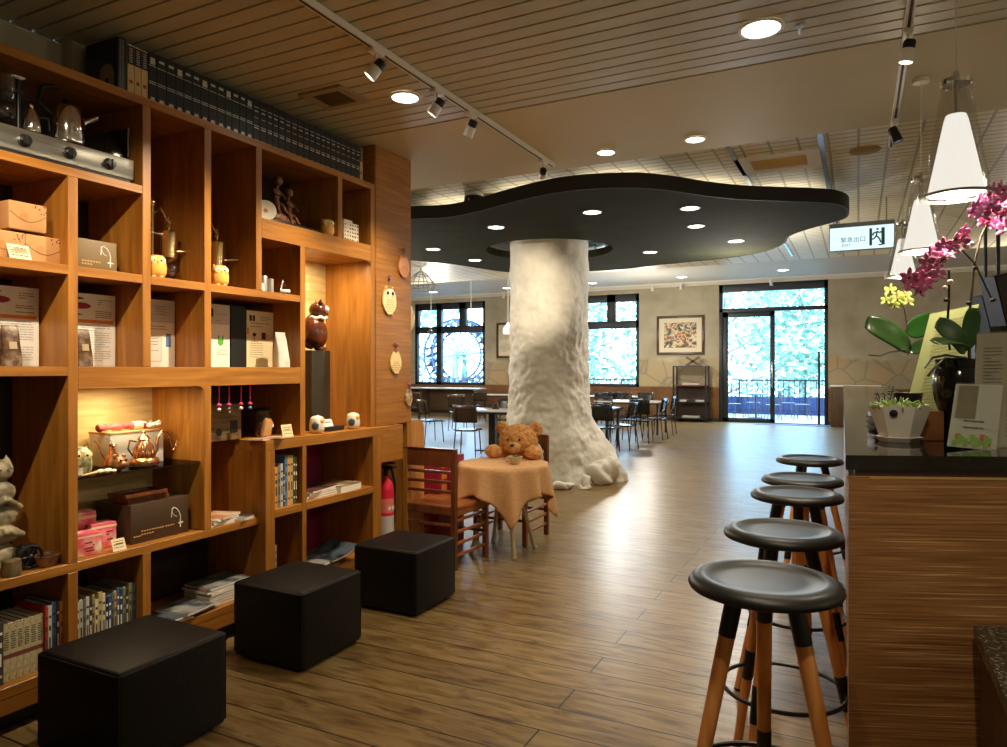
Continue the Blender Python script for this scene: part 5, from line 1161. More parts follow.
# dark boxes behind the pot
m = MB(); m.box((-.045, -.03, 0), (.045, .03, .075), .004); [m.box((-.049, -.034, .012+.02*k), (.049, .034, .018+.02*k)) for k in range(3)]
p0 = CTP(883, 431); tag(m.build('card_dispenser', mat('dark_dispenser', srgb(40, 36, 32), .3), loc=(p0.x, p0.y+.02, Z0), rz=TH), 'small dark ribbed dispenser half hidden behind the white succulent pot', 'dispenser')
m = MB(); m.box((-.05, -.05, 0), (.05, .05, .10), .002); p0 = CTP(930, 441)
tag(m.build('brown_carton', mat('brown_carton', srgb(122, 72, 34), .6), loc=(p0.x-.02, p0.y+.06, Z0), rz=TH-R(8)), 'plain brown carton between the succulent pot and the small menu stand', 'box')
# black vase with magenta orchid
D2 = 2.50; vb = CTP(957, 441)
mo = thing('magenta_orchid', 'tall orchid with sprays of magenta blossoms in a curved black vase', 'orchid', (vb.x+.01, vb.y+.04, Z0))
D2 = (mo.location-Vector((0, 0, 0))).to_2d().dot(Vector((-st, ct)))
m = MB(); m.lathe([(.045, 0), (.062, .004), (.05, .03), (.056, .08), (.074, .14), (.080, .19), (.076, .235), (.066, .25), (.074, .272), (.07, .277), (.06, .25), (0, .23)], 40); m.build('black_vase', mat('gloss_black_vase', srgb(16, 16, 18), .15), mo)
leaf(mo, rel(mo, 966, 352, D2), rel(mo, 937, 322, D2-.06), .036, .02, LEAFB, nrm=camv+Vector((0,0,.2)))
leaf(mo, rel(mo, 967, 350, D2), rel(mo, 973, 308, D2-.03), .030, .0, LEAFB, nrm=camv)
leaf(mo, rel(mo, 968, 345, D2-.02), rel(mo, 934, 342, D2-.14), .026, .01, LEAF, nrm=camv*.6+Vector((0,0,1)))
m = MB(); m.tube([rel(mo, 966, 358, D2), rel(mo, 945, 355, D2-.05), rel(mo, 932, 358, D2-.08), rel(mo, 925, 368, D2-.1)], [.005, .004, .004, .003], 6); m.tube([rel(mo, 966, 360, D2), rel(mo, 945, 358, D2-.04), rel(mo, 936, 366, D2-.06), rel(mo, 928, 376, D2-.06)], [.004]*4, 6); m.build('aerial_roots', mat('dark_root', srgb(46, 44, 40), .5), mo)
m = MB(); m.tube([rel(mo, 969, 362, D2), rel(mo, 970, 310, D2), rel(mo, 974, 265, D2), rel(mo, 981, 236, D2), rel(mo, 988, 222, D2), rel(mo, 1000, 212, D2)], [.005, .0045, .004, .0035, .003, .0025], 8)
m.tube([rel(mo, 992, 300, D2+.02), rel(mo, 985, 285, D2+.02), rel(mo, 975, 264, D2), rel(mo, 962, 250, D2-.02), rel(mo, 945, 258, D2-.03), rel(mo, 925, 276, D2-.04)], [.003]*6, 8)
m.tube([rel(mo, 950, 350, D2+.05), rel(mo, 947, 330, D2+.05), rel(mo, 949, 300, D2+.03), rel(mo, 949, 270, D2+.0)], [.004]*4, 8)
m.build('stem', mat('dark_stem', srgb(52, 42, 26), .6), mo)
m = MB()
for x_, y_ in [(946, 300), (969, 303), (993, 300), (975, 268)]: m.ell(rel(mo, x_, y_, D2), (.010, .010, .008))
m.build('stem_clip', mat('dark_root', srgb(46, 44, 40), .5), mo, smooth=180)
MAGP = noisy('magenta_petal', [(.35, srgb(168, 60, 120)), (.65, srgb(226, 140, 186))], (1,1,1), 40, 3, .6)
fl = [(955, 238), (962, 243), (953, 248), (964, 233), (944, 246), (948, 254), (937, 250), (931, 256), (927, 263), (934, 268), (940, 262), (922, 270), (917, 278), (924, 284), (913, 286), (909, 277), (930, 278), (938, 274), (920, 291), (910, 284),
      (976, 207), (985, 201), (995, 197), (1003, 204), (992, 210), (982, 215), (975, 213), (1000, 216), (1010, 212), (1008, 198), (990, 204), (998, 224), (1006, 229), (985, 222), (978, 200), (1012, 222), (1002, 190), (993, 192)]
random.seed(2)
for k, (x_, y_) in enumerate(fl):
    f = camv+Vector((random.uniform(-.7, .7), random.uniform(-.7, .7), random.uniform(-.5, .4)))
    bloom(mo, rel(mo, x_, y_, D2-.03+random.uniform(-.03, .04)), random.uniform(.030, .038), MAGP, LIPW if k % 3 else mat('deep_magenta_lip', srgb(130, 20, 60), .6), f, 'blossom', k)
for x_, y_ in [(967, 247), (972, 244), (945, 288), (950, 282)]:
    m = MB(); m.ell(rel(mo, x_, y_, D2-.02), (.009, .007, .010)); m.build('bud', mat('pale_bud', srgb(226, 214, 214), .6), mo, smooth=180)
# menu board (long yellow-green menu), acrylic stands
def menu(lab, corners, D, mt, prints, acrylic, name='menu_stand'):
    """corners: bottom-left, bottom-right, top-right, top-left in picture positions, sheet stands at distance D and leans back"""
    bl, br, tr, tl = corners
    D0, D1_ = D, D+.07
    P = [atD(*bl, D0), atD(*br, D0), atD(*tr, D1_), atD(*tl, D1_)]
    zs = min(P[0].z, P[1].z); dz = Z0+.001-zs
    o = thing(name, lab, 'menu', ((P[0].x+P[1].x)/2, (P[0].y+P[1].y)/2, Z0)); Q = [p-o.location for p in P]
    n = (Q[1]-Q[0]).cross(Q[3]-Q[0]).normalized()
    if n.dot(camv) < 0: n = -n
    def slab(fr, off, th, nm, mt_, par=o):
        m = MB(); a, b_, c, d = fr
        def at(u, v_): return (Q[0]*(1-u)+Q[1]*u)*(1-v_)+(Q[3]*(1-u)+Q[2]*u)*v_
        for (u0, u1, v0, v1) in nm[1]:
            A = [at(u0, v0), at(u1, v0), at(u1, v1), at(u0, v1)]; A0 = [p+n*off for p in A]; A1 = [p+n*(off+th) for p in A]
            V = [m.b.verts.new(p) for p in A0+A1]
            for f_ in [(3,2,1,0), (4,5,6,7), (0,1,5,4), (1,2,6,5), (2,3,7,6), (3,0,4,7)]: m.b.faces.new([V[i] for i in f_])
        return m.build(nm[0], mt_, par, smooth=0)
    slab((0,0,0,0), 0, .0008, ('menu_sheet', [(0, 1, 0, 1)]), mt)
    for nm, mt_, rc in prints: slab((0,0,0,0), .004, .0004, (nm, rc), mt_)
    if acrylic: slab((0,0,0,0), .006, .003, ('acrylic_cover', [(-.03, 1.03, -.0, 1.01)]), clear('acrylic', (.97, .98, .97, 1), .12)); 
    # rear foot so that the stand carries itself
    m = MB(); c_ = (Q[0]+Q[1])/2; m.box((c_.x-.03, c_.y-.01, 0), (c_.x+.03, c_.y+.09, .003)); m.build('foot_plate', GLASSW, o, smooth=0)
    return o
random.seed(21)
YM = mat('yellow_green_menu', srgb(168, 174, 118), .6); GM = mat('grey_menu', srgb(176, 170, 152), .6); 
menu('tall slanted yellow-green menu sheet between the two orchids', [(896, 446), (950, 446), (979, 304), (930, 314)], 2.56, YM, [('printed_text', mat('olive_ink', srgb(130, 130, 70), .8), lines(.2, .85, .08, .92, 34, .006))], False, 'menu_sheet')
menu('tall grey acrylic menu with fine print at the edge of the counter', [(972, 446), (1030, 450), (1034, 331), (977, 334)], 2.20, GM, [('printed_text', INK, lines(.12, .45, .1, .86, 26, .006)+lines(.55, .95, .1, .94, 26, .006))], True)
menu('small acrylic stand with pale card printed with green and red salad leaves', [(947, 446), (996, 451), (1003, 385), (956, 384)], 2.14, mat('pale_blue_card', srgb(196, 200, 192), .5), [
    ('grey_photo', mat('khaki_photo', srgb(120, 112, 92), .6), [(.06, .48, .45, .97)]), ('printed_text', INK, lines(.25, .7, .3, .4, 2, .02)),
    ('salad_picture', mat('salad_green', srgb(120, 180, 60), .6), [(.08+.07*k, .17+.07*k, .02+.03*(k % 3), .10+.035*((k*7) % 4)) for k in range(11)]),
    ('red_fruit', mat('tomato_red', srgb(206, 90, 70), .6), [(.62, .72, .12, .22), (.12, .20, .12, .20), (.78, .86, .04, .10)])], True)
# ================================================================ ceiling fixtures
LAMP = glow('downlight_lens', (1, .93, .80, 1), 14)
LAMPW = glow('downlight_lens_cool', (1, .95, .86, 1), 10)
def light(kind, loc, power, col=(1, .78, .52), size=.1, rot=None, name='lamp', spot=None, blend=.6, parent=None, aim=None):
    l = bpy.data.lights.new(name, kind); l.energy = power; l.color = col
    if kind == 'AREA': l.size = size; l.shape = 'DISK'
    else: l.shadow_soft_size = size
    if kind == 'SPOT': l.spot_size = R(spot or 100); l.spot_blend = blend
    o = bpy.data.objects.new(name, l); C.objects.link(o); o.location = loc
    if aim is not None: o.rotation_euler = (Vector(aim)-Vector(loc)).to_track_quat('-Z', 'Y').to_euler()
    elif rot: o.rotation_euler = rot
    return o
def downlight(p, r, lab, group, lens=LAMP, power=40, col=(1, .80, .56), spot=110):
    t = thing('downlight', lab, 'downlight', p, 0, group)
    m = MB(); m.lathe([(r*1.18, 0), (r*1.18, -.006), (r*1.0, -.008), (r*.97, -.002)], 28, cap=False); m.build('trim_ring', WHITE, t)
    m = MB(); m.lathe([(r*.98, -.003), (0, -.0032)], 28, cap=False); m.build('lens', lens, t, smooth=0)
    if power: light('SPOT', (p[0], p[1], p[2]-.02), power, col, r*.8, (0, 0, 0), 'downlight_beam', spot, .8)
    return t
WARM = (1, .83, .60)
g1 = 'large downlights in the slatted ceiling'
downlight(atZ(405, 97, ZC-.001), .075, 'large downlight in the slatted ceiling beside the track with four spotlights', g1, power=50, col=WARM, spot=80)
downlight(atZ(761, 28, ZC-.001), .085, 'large bright downlight in the slatted ceiling above the bar stools', g1, power=75, col=WARM, spot=95)
g2 = 'small downlights in the plain ceiling band'
downlight(atZ(606, 152, ZC-.001), .06, 'small downlight in the plain ceiling band, the one closer to the spotlight track', g2, power=40, col=WARM)
downlight(atZ(695, 139, ZC-.001), .06, 'small downlight in the plain ceiling band, the one closer to the square vent', g2, power=40, col=WARM)
g3 = 'downlights set in the dark cloud-shaped raft'
for (x_, y_), lab in zip([(592, 212), (496, 227), (690, 208), (696, 226), (650, 252), (736, 241), (433, 249), (475, 260)],
    ['just before the white column', 'between the column and the bookcase end panel, larger one', 'uppermost of the close pair beyond the column', 'lower of the close pair beyond the column', 'above the framed painting', 'at the door side of the raft', 'over the windowed dining corner', 'smallest one, near the cut-out ring of the column']):
    downlight(atZ(x_, y_, ZD-.001), .085, 'downlight in the dark ceiling raft, '+lab, g3, LAMPW, power=38, col=(1, .84, .62))
g4 = 'downlights in the far pale soffit'
for (x_, y_), lab in zip([(682, 277), (783, 270), (507, 288), (433, 292), (592, 283)], ['above the painting and rack', 'above the glass door', 'close beside the column over the small picture', 'above the water-wheel window', 'above the window beyond the column']):
    downlight(atZ(x_, y_, ZW-.001), .13, 'downlight in the far soffit '+lab, g4, LAMPW, power=150, col=(1, .86, .68))
downlight(atZ(458, 275, ZW-.001), .13, 'downlight in the far ceiling beside the ceiling air unit', g4, LAMPW, power=60, col=(1, .86, .68))
downlight(atZ(987, 268, ZW-.001), .12, 'downlight in the far ceiling behind the magenta orchid stem', g4, LAMPW, power=60, col=(1, .86, .68))
downlight(atZ(964, 285, ZW-.001), .12, 'smaller downlight seen between the magenta orchid stems', g4, LAMPW, power=60, col=(1, .86, .68))
# track lights
def track(name, lab, x, y0, y1):
    t = thing(name, lab, 'track', (x, y0, ZC))
    m = MB(); m.box((-.018, 0, -.03), (.018, y1-y0, 0), .002); m.build('track_rail', WHITE, t, smooth=0)
    m = MB(); m.box((-.006, .01, -.0315), (.006, y1-y0-.01, -.0300)); m.build('rail_slot', BLACK, t, smooth=0); return t
tl = atZ(420, 79, ZC); te = atZ(553, 165, ZC)
TX = -2.07
track('light_track', 'long white lighting track on the ceiling over the ottomans', TX, .3, atX(553, 165, TX).y)
track('light_track', 'white lighting track on the ceiling over the bar counter', .20, .6, atX(891, 110, .20).y)
def trackspot(p, aim, lab, power=70, on=False, col=WARM, spot=70, dark=False):
    t = thing('track_spotlight', lab, 'spotlight', p, 0, 'small spotlights hanging from the ceiling tracks'); a = Vector(aim)-Vector(p); a.normalize()
    m = MB(); m.box((-.02, -.045, -.05), (.02, .045, -.031), .003); m.rod((0, 0, -.05), (0, 0, -.085), .008); m.box((-.03, -.004, -.12), (-.026, .004, -.08)); m.box((.026, -.004, -.12), (.03, .004, -.08)); m.box((-.03, -.004, -.084), (.03, .004, -.08)); m.build('adapter', WHITE, t)
    c = Vector((0, 0, -.12)); q = Vector((0, 0, 1)).rotation_difference(a).to_matrix().to_4x4()
    m = MB(); m.lathe([(.0, -.05), (.022, -.048), (.026, -.04), (.026, -.01)], 20, c, q, cap=False); m.build('heat_sink', BLACK, t)
    m = MB(); m.lathe([(.026, -.01), (.028, -.008), (.031, .05), (.028, .05), (.024, .03)], 20, c, q, cap=False); m.build('lamp_head', BLKG if dark else WHITE, t)
    m = MB(); m.lathe([(.0245, .032), (0, .032)], 20, c, q, cap=False); m.build('lens', LAMP, t, smooth=0)
    if power: light('SPOT', Vector(p)+c+a*.06, power, col, .02, None, 'spot_beam', spot, 1.0, aim=Vector(p)+c+a*3)
    return t
ZK = ZC
def tk(x, y, X): return Vector((X, atX(x, y, X).y, ZK))
trackspot(tk(376, 48, TX), (-3.2, 2.15, 1.55), 'white track spotlight tilted to the bookcase, first of four from the near end', 135, spot=64)
trackspot(tk(437, 85, TX), (-3.2, 3.0, 1.45), 'white track spotlight tilted to the bookcase, second of four', 130, spot=64)
trackspot(tk(471, 108, TX), (-3.1, 4.0, 1.5), 'white track spotlight third of four, next to the large downlight', 110, spot=70)
trackspot(tk(543, 158, TX), (CX-.12, CY-.5, 2.5), 'white track spotlight at the far end of the track, pointing at the column', 560, spot=24)
trackspot(tk(908, 44, .20), (-.3, 3.9, .2), 'white track spotlight above the counter, pointing down', 60)
trackspot(tk(895, 112, .20), (.9, 4.9, 1.0), 'dark-backed track spotlight beyond the first one above the counter', 60, dark=True)
for yy in (.7, 1.3): light('SPOT', (TX, yy, 2.85), 80, WARM, .02, None, 'spot_beam', 58, 1.0, aim=(-3.2, yy+.7, 1.75))   # spotlights further back on the same track
for x_, y_ in [(440, 212), (520, 198), (610, 186), (700, 194), (790, 199)]:   # lamps added over the raft to brighten the tiled ceiling
    p = atZ(x_, y_, ZD); light('AREA', (p.x-.2, p.y+.9, ZD+.14), 2.8, (1, .86, .64), .9, (R(180), 0, 0), 'raft_fill_lamp')
# hidden strip lamps in the two lit niches
light('AREA', (-3.16, 2.22, 1.352), 2.4, (1, .78, .46), .22, (0, 0, 0), 'niche_lamp')
light('AREA', (-3.12, 3.62, 2.18), 4.5, (1, .78, .46), .2, (0, 0, 0), 'niche_lamp')
# general room downlights outside the view
light('SPOT', (.20, .75, 2.85), 55, WARM, .02, None, 'spot_beam', 60, 1.0, aim=(.45, 2.3, .75))   # added unseen spot, brightens the counter end
for x_, y_, pw in [(-.4, 1.4, 50), (-.4, -.6, 30), (1.9, 3.4, 60), (1.9, 1.0, 60)]: light('SPOT', (x_, y_, ZC-.02), pw, WARM, .06, (0, 0, 0), 'downlight_beam', 85, .8)
for x_, y_, z_, pw in [(3.6, -.9, 2.0, 16), (3.6, 2.5, 2.0, 20)]: light('POINT', (x_, y_, z_), pw, (1, .86, .64), .12, name='fill_point')  # unseen fill points, added to brighten the ceiling
for x_, y_, pw in [(-6.5, 8, 110), (-10, 9, 110), (-12.5, 13, 130), (-8.5, 13.5, 130), (-4.5, 14, 130), (-1.5, 10.0, 110), (2.5, 13, 110), (-4.8, 17.5, 110)]: light('POINT', (x_, y_, (ZT if y_ < 12.9 else ZW)-(.75 if y_ < 12.9 else 1.4)), pw*.75, (1, .92, .80), .1, name='dining_fill')  # bare points added as fill to brighten the dining area
# pendants
OPAL = glow('lit_opal_shade', (1, .95, .86, 1), .95)
def pendant(x, y, zb, lab, s=1.0):
    t = thing('pendant_lamp', lab, 'pendant lamp', (x, y, zb), 0, 'cone pendant lamps over the counter'); H_ = .40*s
    m = MB(); m.lathe([(.106*s, 0), (.045*s, H_*.93), (.044*s, H_)], 40, cap=False); m.lathe([(.103*s, 0), (.042*s, H_*.93)], 40, cap=False); m.build('glass_cone', clear('pendant_glass', (.96, .96, .95, 1), .14), t)
    m = MB(); m.lathe([(.0, H_*.70), (.030*s, H_*.70), (.036*s, H_*.66), (.086*s, .012)], 36, cap=False); m.build('opal_shade', OPAL, t)
    m = MB(); m.lathe([(.088*s, .012), (0, .010)], 36, cap=False); m.build('glowing_underside', glow('lit_underside', (1, .97, .9, 1), 5), t, smooth=0)
    m = MB(); m.lathe([(.107*s, -.001), (.109*s, .0), (.107*s, .009), (.104*s, .009), (.104*s, -.001), (.107*s, -.001)], 40, cap=False); m.build('chrome_rim', mat('rim_metal', srgb(170, 166, 156), .35, 1), t)
    m = MB(); m.lathe([(.046*s, H_*.96), (.048*s, H_), (.012*s, H_+.004), (.008*s, H_+.03), (0, H_+.03)], 24); m.rod((0, 0, H_*.7), (0, 0, H_), .010*s)
    for k in range(3): a = k*2.1; m.ell((.046*s*math.cos(a), .046*s*math.sin(a), H_*.97), .008*s)
    m.build('chrome_cap', CHROME, t)
    m = MB(); m.rod((0, 0, H_+.03), (0, 0, ZC-zb), .0022, seg=6); m.rod((0, 0, ZC-zb-.02), (0, 0, ZC-zb), .04, seg=20); m.build('suspension_cord', WHITE, t)
    light('POINT', (x, y, zb-.04), 14, (1, .85, .62), .05, name='pendant_bulb'); return t
for (x_, y_, D, lab) in [(956, 197, 2.42, 'glass cone pendant with opal shade, nearest of the three over the counter'), (921, 252, 3.80, 'glass cone pendant, middle of the three over the counter'), (903, 277, 5.22, 'glass cone pendant, furthest of the three over the counter')]:
    p = atD(x_, y_, D); pendant(p.x, p.y, p.z, lab)
# thin rod by the big downlight
p = atZ(799, -12, ZC-.01); m = MB(); m.rod((0, 0, 0), (0, 0, ZC-atD(800, 35, 3.2).z), .006, seg=10); q = atD(800, 35, 3.2); m.rod((0, 0, ZC-q.z-.01), (0, 0, ZC-q.z), .02)
tag(m.build('hanging_rod', mat('blue_white_tube', srgb(200, 214, 236), .3), loc=(q.x, q.y, q.z)), 'thin pale rod hanging from the ceiling beside the large bright downlight', 'rod')
# vents
def vent(p, w, d, lab, mt, slm, rz=0, name='ceiling_vent'):
    t = thing(name, lab, 'vent', p, rz)
    m = MB()
    for lo, hi in [((-w/2, -d/2, -.014), (w/2, -d*.33, 0)), ((-w/2, d*.33, -.014), (w/2, d/2, 0)), ((-w/2, -d*.33, -.014), (-w*.33, d*.33, 0)), ((w*.33, -d*.33, -.014), (w/2, d*.33, 0))]: m.box(lo, hi)
    m.build('vent_frame', mt, t, smooth=0)
    m = MB(); m.box((-w*.33, -d*.33, -.004), (w*.33, d*.33, -.001)); [m.box((-w*.33, -d*.33+d*.66*k/8, -.010), (w*.33, -d*.33+d*.66*k/8+.006, -.003)) for k in range(8)]; m.build('grille', slm, t, smooth=0); return t
vent(atZ(334, 97, ZC-.001), .30, .26, 'small square slotted vent in the slatted ceiling near the black encyclopaedias', mat('vent_beige', srgb(150, 134, 98), .5), mat('vent_brown', srgb(110, 96, 68), .6))
vent(atZ(779, 162, ZT-.001), .70, .55, 'pale blue-rimmed square air vent in the tiled ceiling', mat('vent_pale', srgb(240, 244, 250), .5), mat('vent_tan', srgb(214, 186, 124), .5))
vent(atZ(462, 267, ZW-.001), 2.0, 1.3, 'grey ceiling air unit beyond the raft over the dining corner', mat('vent_grey', srgb(120, 122, 120), .4), mat('vent_dark', srgb(70, 72, 72), .5), name='ceiling_air_unit')
for (x_, y_), lab in [((865, 150), 'round ceiling speaker in the tiles beyond the counter track'), ((492, 196), 'round brown detector on the tiled ceiling next to the black dome')]:
    m = MB(); m.lathe([(.12, 0), (.12, -.008), (.09, -.02), (0, -.022)], 28); tag(m.build('ceiling_speaker', mat('speaker_tan', srgb(164, 134, 92), .6), loc=atZ(x_, y_, ZT-.001)), lab, 'speaker')
t = thing('dome_camera', 'black dome camera with cross bracket on the tiled ceiling before the raft', 'camera', atZ(474, 194, ZT-.001))
m = MB(); m.lathe([(.10, 0), (.10, -.03), (0, -.03)], 24); m.build('mount', WHITE, t); m = MB(); m.ell((0, 0, -.07), (.11, .11, .10)); m.build('dome', BLACK, t, smooth=180)
m = MB(); [m.tube([(.112*math.cos(a)*math.cos(b_), .112*math.cos(a)*math.sin(b_), -.07-.102*math.sin(a)) for a in [math.pi*i/10 for i in range(11)]], .006, 5) for b_ in (0, 1.57)]; m.build('bracket', STEEL, t)
# white spotlights rail along the far wall
t = thing('picture_light_rail', 'thin white rail with small lamps along the top of the far wall', 'rail', (0, YF-.3, ZW))
m = MB(); m.box((XL+.2, -.015, -.035), (XR-.2, .015, 0)); m.build('rail', WHITE, t, smooth=0)
for x_ in (-9.9, -5.2, -4.4, -2.05, .6):
    m = MB(); m.box((x_-.04, -.02, -.08), (x_+.04, .02, -.035)); m.rod((x_, 0, -.08), (x_, -.02, -.2), .045, .04); m.build('lamp_head', WHITE, t)
# ================================================================ exit sign
sg = atY(829, 232, 8.6); s2 = atY(895, 227, 8.6); wS = (s2.x-sg.x); hS = .255
t = thing('exit_sign', 'long lit pale blue emergency exit sign with green running figure hanging from the ceiling', 'sign', (sg.x, 8.6, atY(829, 252, 8.6).z))
m = MB(); m.box((0, 0, 0), (wS, .06, hS+.05), .004); m.build('sign_housing', mat('sign_grey', srgb(150, 160, 170), .4), t)
m = MB(); m.box((.01, -.004, .008), (wS-.01, 0, hS)); m.build('lit_panel', glow('sign_glow', (.68, .88, 1, 1), .95), t, smooth=0)
GRN = mat('sign_green', srgb(60, 150, 135), .6)
m = MB(); X0, W_ = wS*.62, wS*.23
m.box((X0, -.006, .04), (X0+W_*.18, -.004, hS-.03)); m.box((X0+W_*.78, -.006, .04), (X0+W_, -.004, hS-.03)); m.box((X0+W_*.6, -.006, .035), (X0+W_*.8, -.004, .05)); m.build('door_mark', GRN, t, smooth=0)
m = MB(); cx_, cz_ = X0+W_*.5, hS*.55
fig = [((0, .05), (-.005, .0)), ((-.005, 0), (.025, -.035)), ((.025, -.035), (.035, -.075)), ((-.005, 0), (-.03, -.03)), ((-.03, -.03), (-.055, -.035)), ((0, .04), (-.035, .03)), ((-.035, .03), (-.04, .005)), ((0, .045), (.03, .03)), ((.03, .03), (.04, .045))]
for a, b_ in fig: m.rod((cx_+a[0], -.005, cz_+a[1]), (cx_+b_[0], -.005, cz_+b_[1]), .008, seg=8)
m.ell((cx_+.005, -.005, cz_+.072), (.012, .003, .012)); m.build('running_figure', GRN, t)
def text(s_, size, loc, mt, parent, name):
    cu = bpy.data.curves.new(name, 'FONT'); cu.body = s_; cu.size = size; cu.extrude = .0008; cu.align_x = 'LEFT'
    o = bpy.data.objects.new(name, cu); dg = bpy.context.evaluated_depsgraph_get(); C.objects.link(o)
    bpy.context.view_layer.update(); me = bpy.data.meshes.new_from_object(o.evaluated_get(bpy.context.evaluated_depsgraph_get())); bpy.data.objects.remove(o)
    o = bpy.data.objects.new(name, me); C.objects.link(o); me.materials.clear(); me.materials.append(mt); o.location = loc; o.rotation_euler = (R(90), 0, 0); o.parent = parent; return o
text('緊急出口', .062, (wS*.18, -.005, .095), GRN, t, 'sign_characters'); text('EXIT', .042, (wS*.20, -.005, .045), GRN, t, 'sign_letters')
for x_ in (.08, wS-.08):
    m = MB(); m.rod((x_, .03, hS+.05), (x_, .03, ZT-t.location.z), .008); m.build('hanger', STEEL, t)
# wire pendant in the dining corner
p = atD(421, 290, 13); t = thing('wire_pendant', 'pale wire cage pendant beside the outer edge of the end panel', 'pendant lamp', (p.x, p.y, p.z))
m = MB()
for k in range(8): a = k*math.pi/4; m.tube([(.03*math.cos(a), .03*math.sin(a), .34), (.12*math.cos(a), .12*math.sin(a), .28), (.26*math.cos(a), .26*math.sin(a), .12), (.22*math.cos(a), .22*math.sin(a), 0)], .008, 5)
for r_, z_ in [(.26, .12), (.22, 0), (.14, .26)]: m.tube([(r_*math.cos(a), r_*math.sin(a), z_) for a in [2*math.pi*i/20 for i in range(20)]], .008, 5, True)
m.build('wire_cage', mat('grey_wire', srgb(150, 146, 138), .5), t); m = MB(); m.rod((0, 0, .34), (0, 0, (ZT if p.y < 12.9 else ZW)-p.z), .012); m.build('suspension_rod', mat('grey_wire', srgb(150, 146, 138), .5), t)
for (x_, y_, D, lab) in [(431, 338, 18.5, 'small clear pendant before the narrow window pane'), (471, 326, 18.5, 'small clear pendant before the water-wheel pane'), (508, 334, 16, 'small glowing white pendant next to the small picture by the column')]:
    p = atD(x_, y_, D); t = thing('small_pendant', lab, 'pendant lamp', (p.x, p.y, p.z), 0, 'small pendants over the dining corner')
    m = MB(); m.lathe([(.10, 0), (.12, .05), (.10, .14), (.04, .22), (.02, .26), (0, .26)], 20); m.build('lamp_shade', glow('small_pendant_glow', (1, .97, .92, 1), 1.4) if D == 16 else GLASSW, t); m = MB(); m.rod((0, 0, .26), (0, 0, (ZT if p.y < 12.9 else ZW)-p.z), .008); m.build('cord', WHITE, t)
# ================================================================ far wall objects
def framed(x0, x1, z0, z1, lab, art, name='framed_painting', mt=None):
    t = thing(name, lab, 'picture', (x0, YF-.045, z0)); w, h = x1-x0, z1-z0; fr = mt or wood('dark_frame_wood', srgb(56, 34, 20), srgb(96, 62, 36), (3,3,3), .35)
    m = MB()
    for lo, hi in [((0, 0, 0), (w, .04, .07)), ((0, 0, h-.07), (w, .04, h)), ((0, 0, .07), (.07, .04, h-.07)), ((w-.07, 0, .07), (w, .04, h-.07))]: m.box(lo, hi, .004)
    m.build('picture_frame', fr, t); m = MB(); m.box((.06, .02, .06), (w-.06, .038, h-.06)); m.build('mount_board', mat('cream_mount', srgb(214, 204, 176), .7), t, smooth=0)
    m = MB(); m.box((w*.16, .014, h*.18), (w*.84, .02, h*.82)); m.build('painted_sheet', art, t, smooth=0); return t
a, b_ = atY(657, 316.5, YF), atY(704.5, 354.5, YF)
art = noisy('flower_painting', [(.36, srgb(60, 62, 66)), (.44, srgb(120, 110, 90)), (.5, srgb(226, 214, 180)), (.56, srgb(186, 110, 50)), (.64, srgb(90, 84, 70))], (1,1,1), 6, 5, .6, dist=1)
framed(a.x, b_.x, b_.z, a.z, 'framed flower painting in brown and cream on the far wall over the black rack', art)
a, b_ = atY(497, 323, YF), atY(516, 358, YF)
framed(a.x, b_.x, b_.z, a.z, 'small framed picture on the far wall half hidden by the white column', noisy('pale_sketch', [(.4, srgb(190, 180, 150)), (.6, srgb(214, 206, 184))], (1,1,1), 5, 3, .7))
# black rack
a, b_ = atY(675, 366, 19.7), atY(707, 366, 19.7)
t = thing('metal_rack', 'black four-tier metal rack standing against the far wall under the painting', 'rack', ((a.x+b_.x)/2, 19.72, 0)); w = (b_.x-a.x)/2; hh = a.z
for sx_ in (-1, 1):
    for sy_ in (-.2, .2):
        m = MB(); m.box((sx_*w-.02, sy_-.02, 0), (sx_*w+.02, sy_+.02, hh)); m.build('post', BLKG, t, smooth=0)
for z_ in (.08, .52, .98, hh-.03):
    m = MB(); m.box((-w, -.22, z_), (w, .22, z_+.03)); m.build('shelf', BLKG if z_ != .98 else W_RED, t, smooth=0)
m = MB(); m.box((-w, .2, .1), (w, .215, .98)); m.build('rear_panel', mat('rack_panel_brown', srgb(64, 44, 34), .6), t, smooth=0)
t = thing('crossed_ornament', 'crossed brown wooden ornament standing on top of the black rack', 'ornament', ((a.x+b_.x)/2+.05, 19.72, hh+.001))
m = MB(); m.cbox((0, 0, .13), (.42, .07, .06), M=RY(R(33))); m.cbox((0, 0, .13), (.42, .07, .06), M=RY(R(-33))); m.cbox((0, 0, .012), (.4, .1, .024)); m.build('crossed_bars', wood('walnut', srgb(60, 36, 20), srgb(110, 70, 40), (3,3,3)), t)
for k, (z_, dx) in enumerate([(1.011, .0), (.551, -.1), (.551, .2), (.111, .0)]):
    m = MB(); m.box((-.22, -.12, 0), (.22, .12, .05), .005); tag(m.build('paper_stack', mat('paper_stack_grey', srgb(190, 184, 172), .7), loc=((a.x+b_.x)/2+dx*.6, 19.70, z_)), ['paper stack on the second tier of the black rack', 'small paper stack at one end of the third tier of the black rack', 'small paper stack at the other end of the third tier of the black rack', 'paper stack on the bottom tier of the black rack'][k], 'papers', 'paper stacks on the black rack')
    if k in (1, 2): bpy.data.objects[bpy.data.objects[-1].name] if False else None
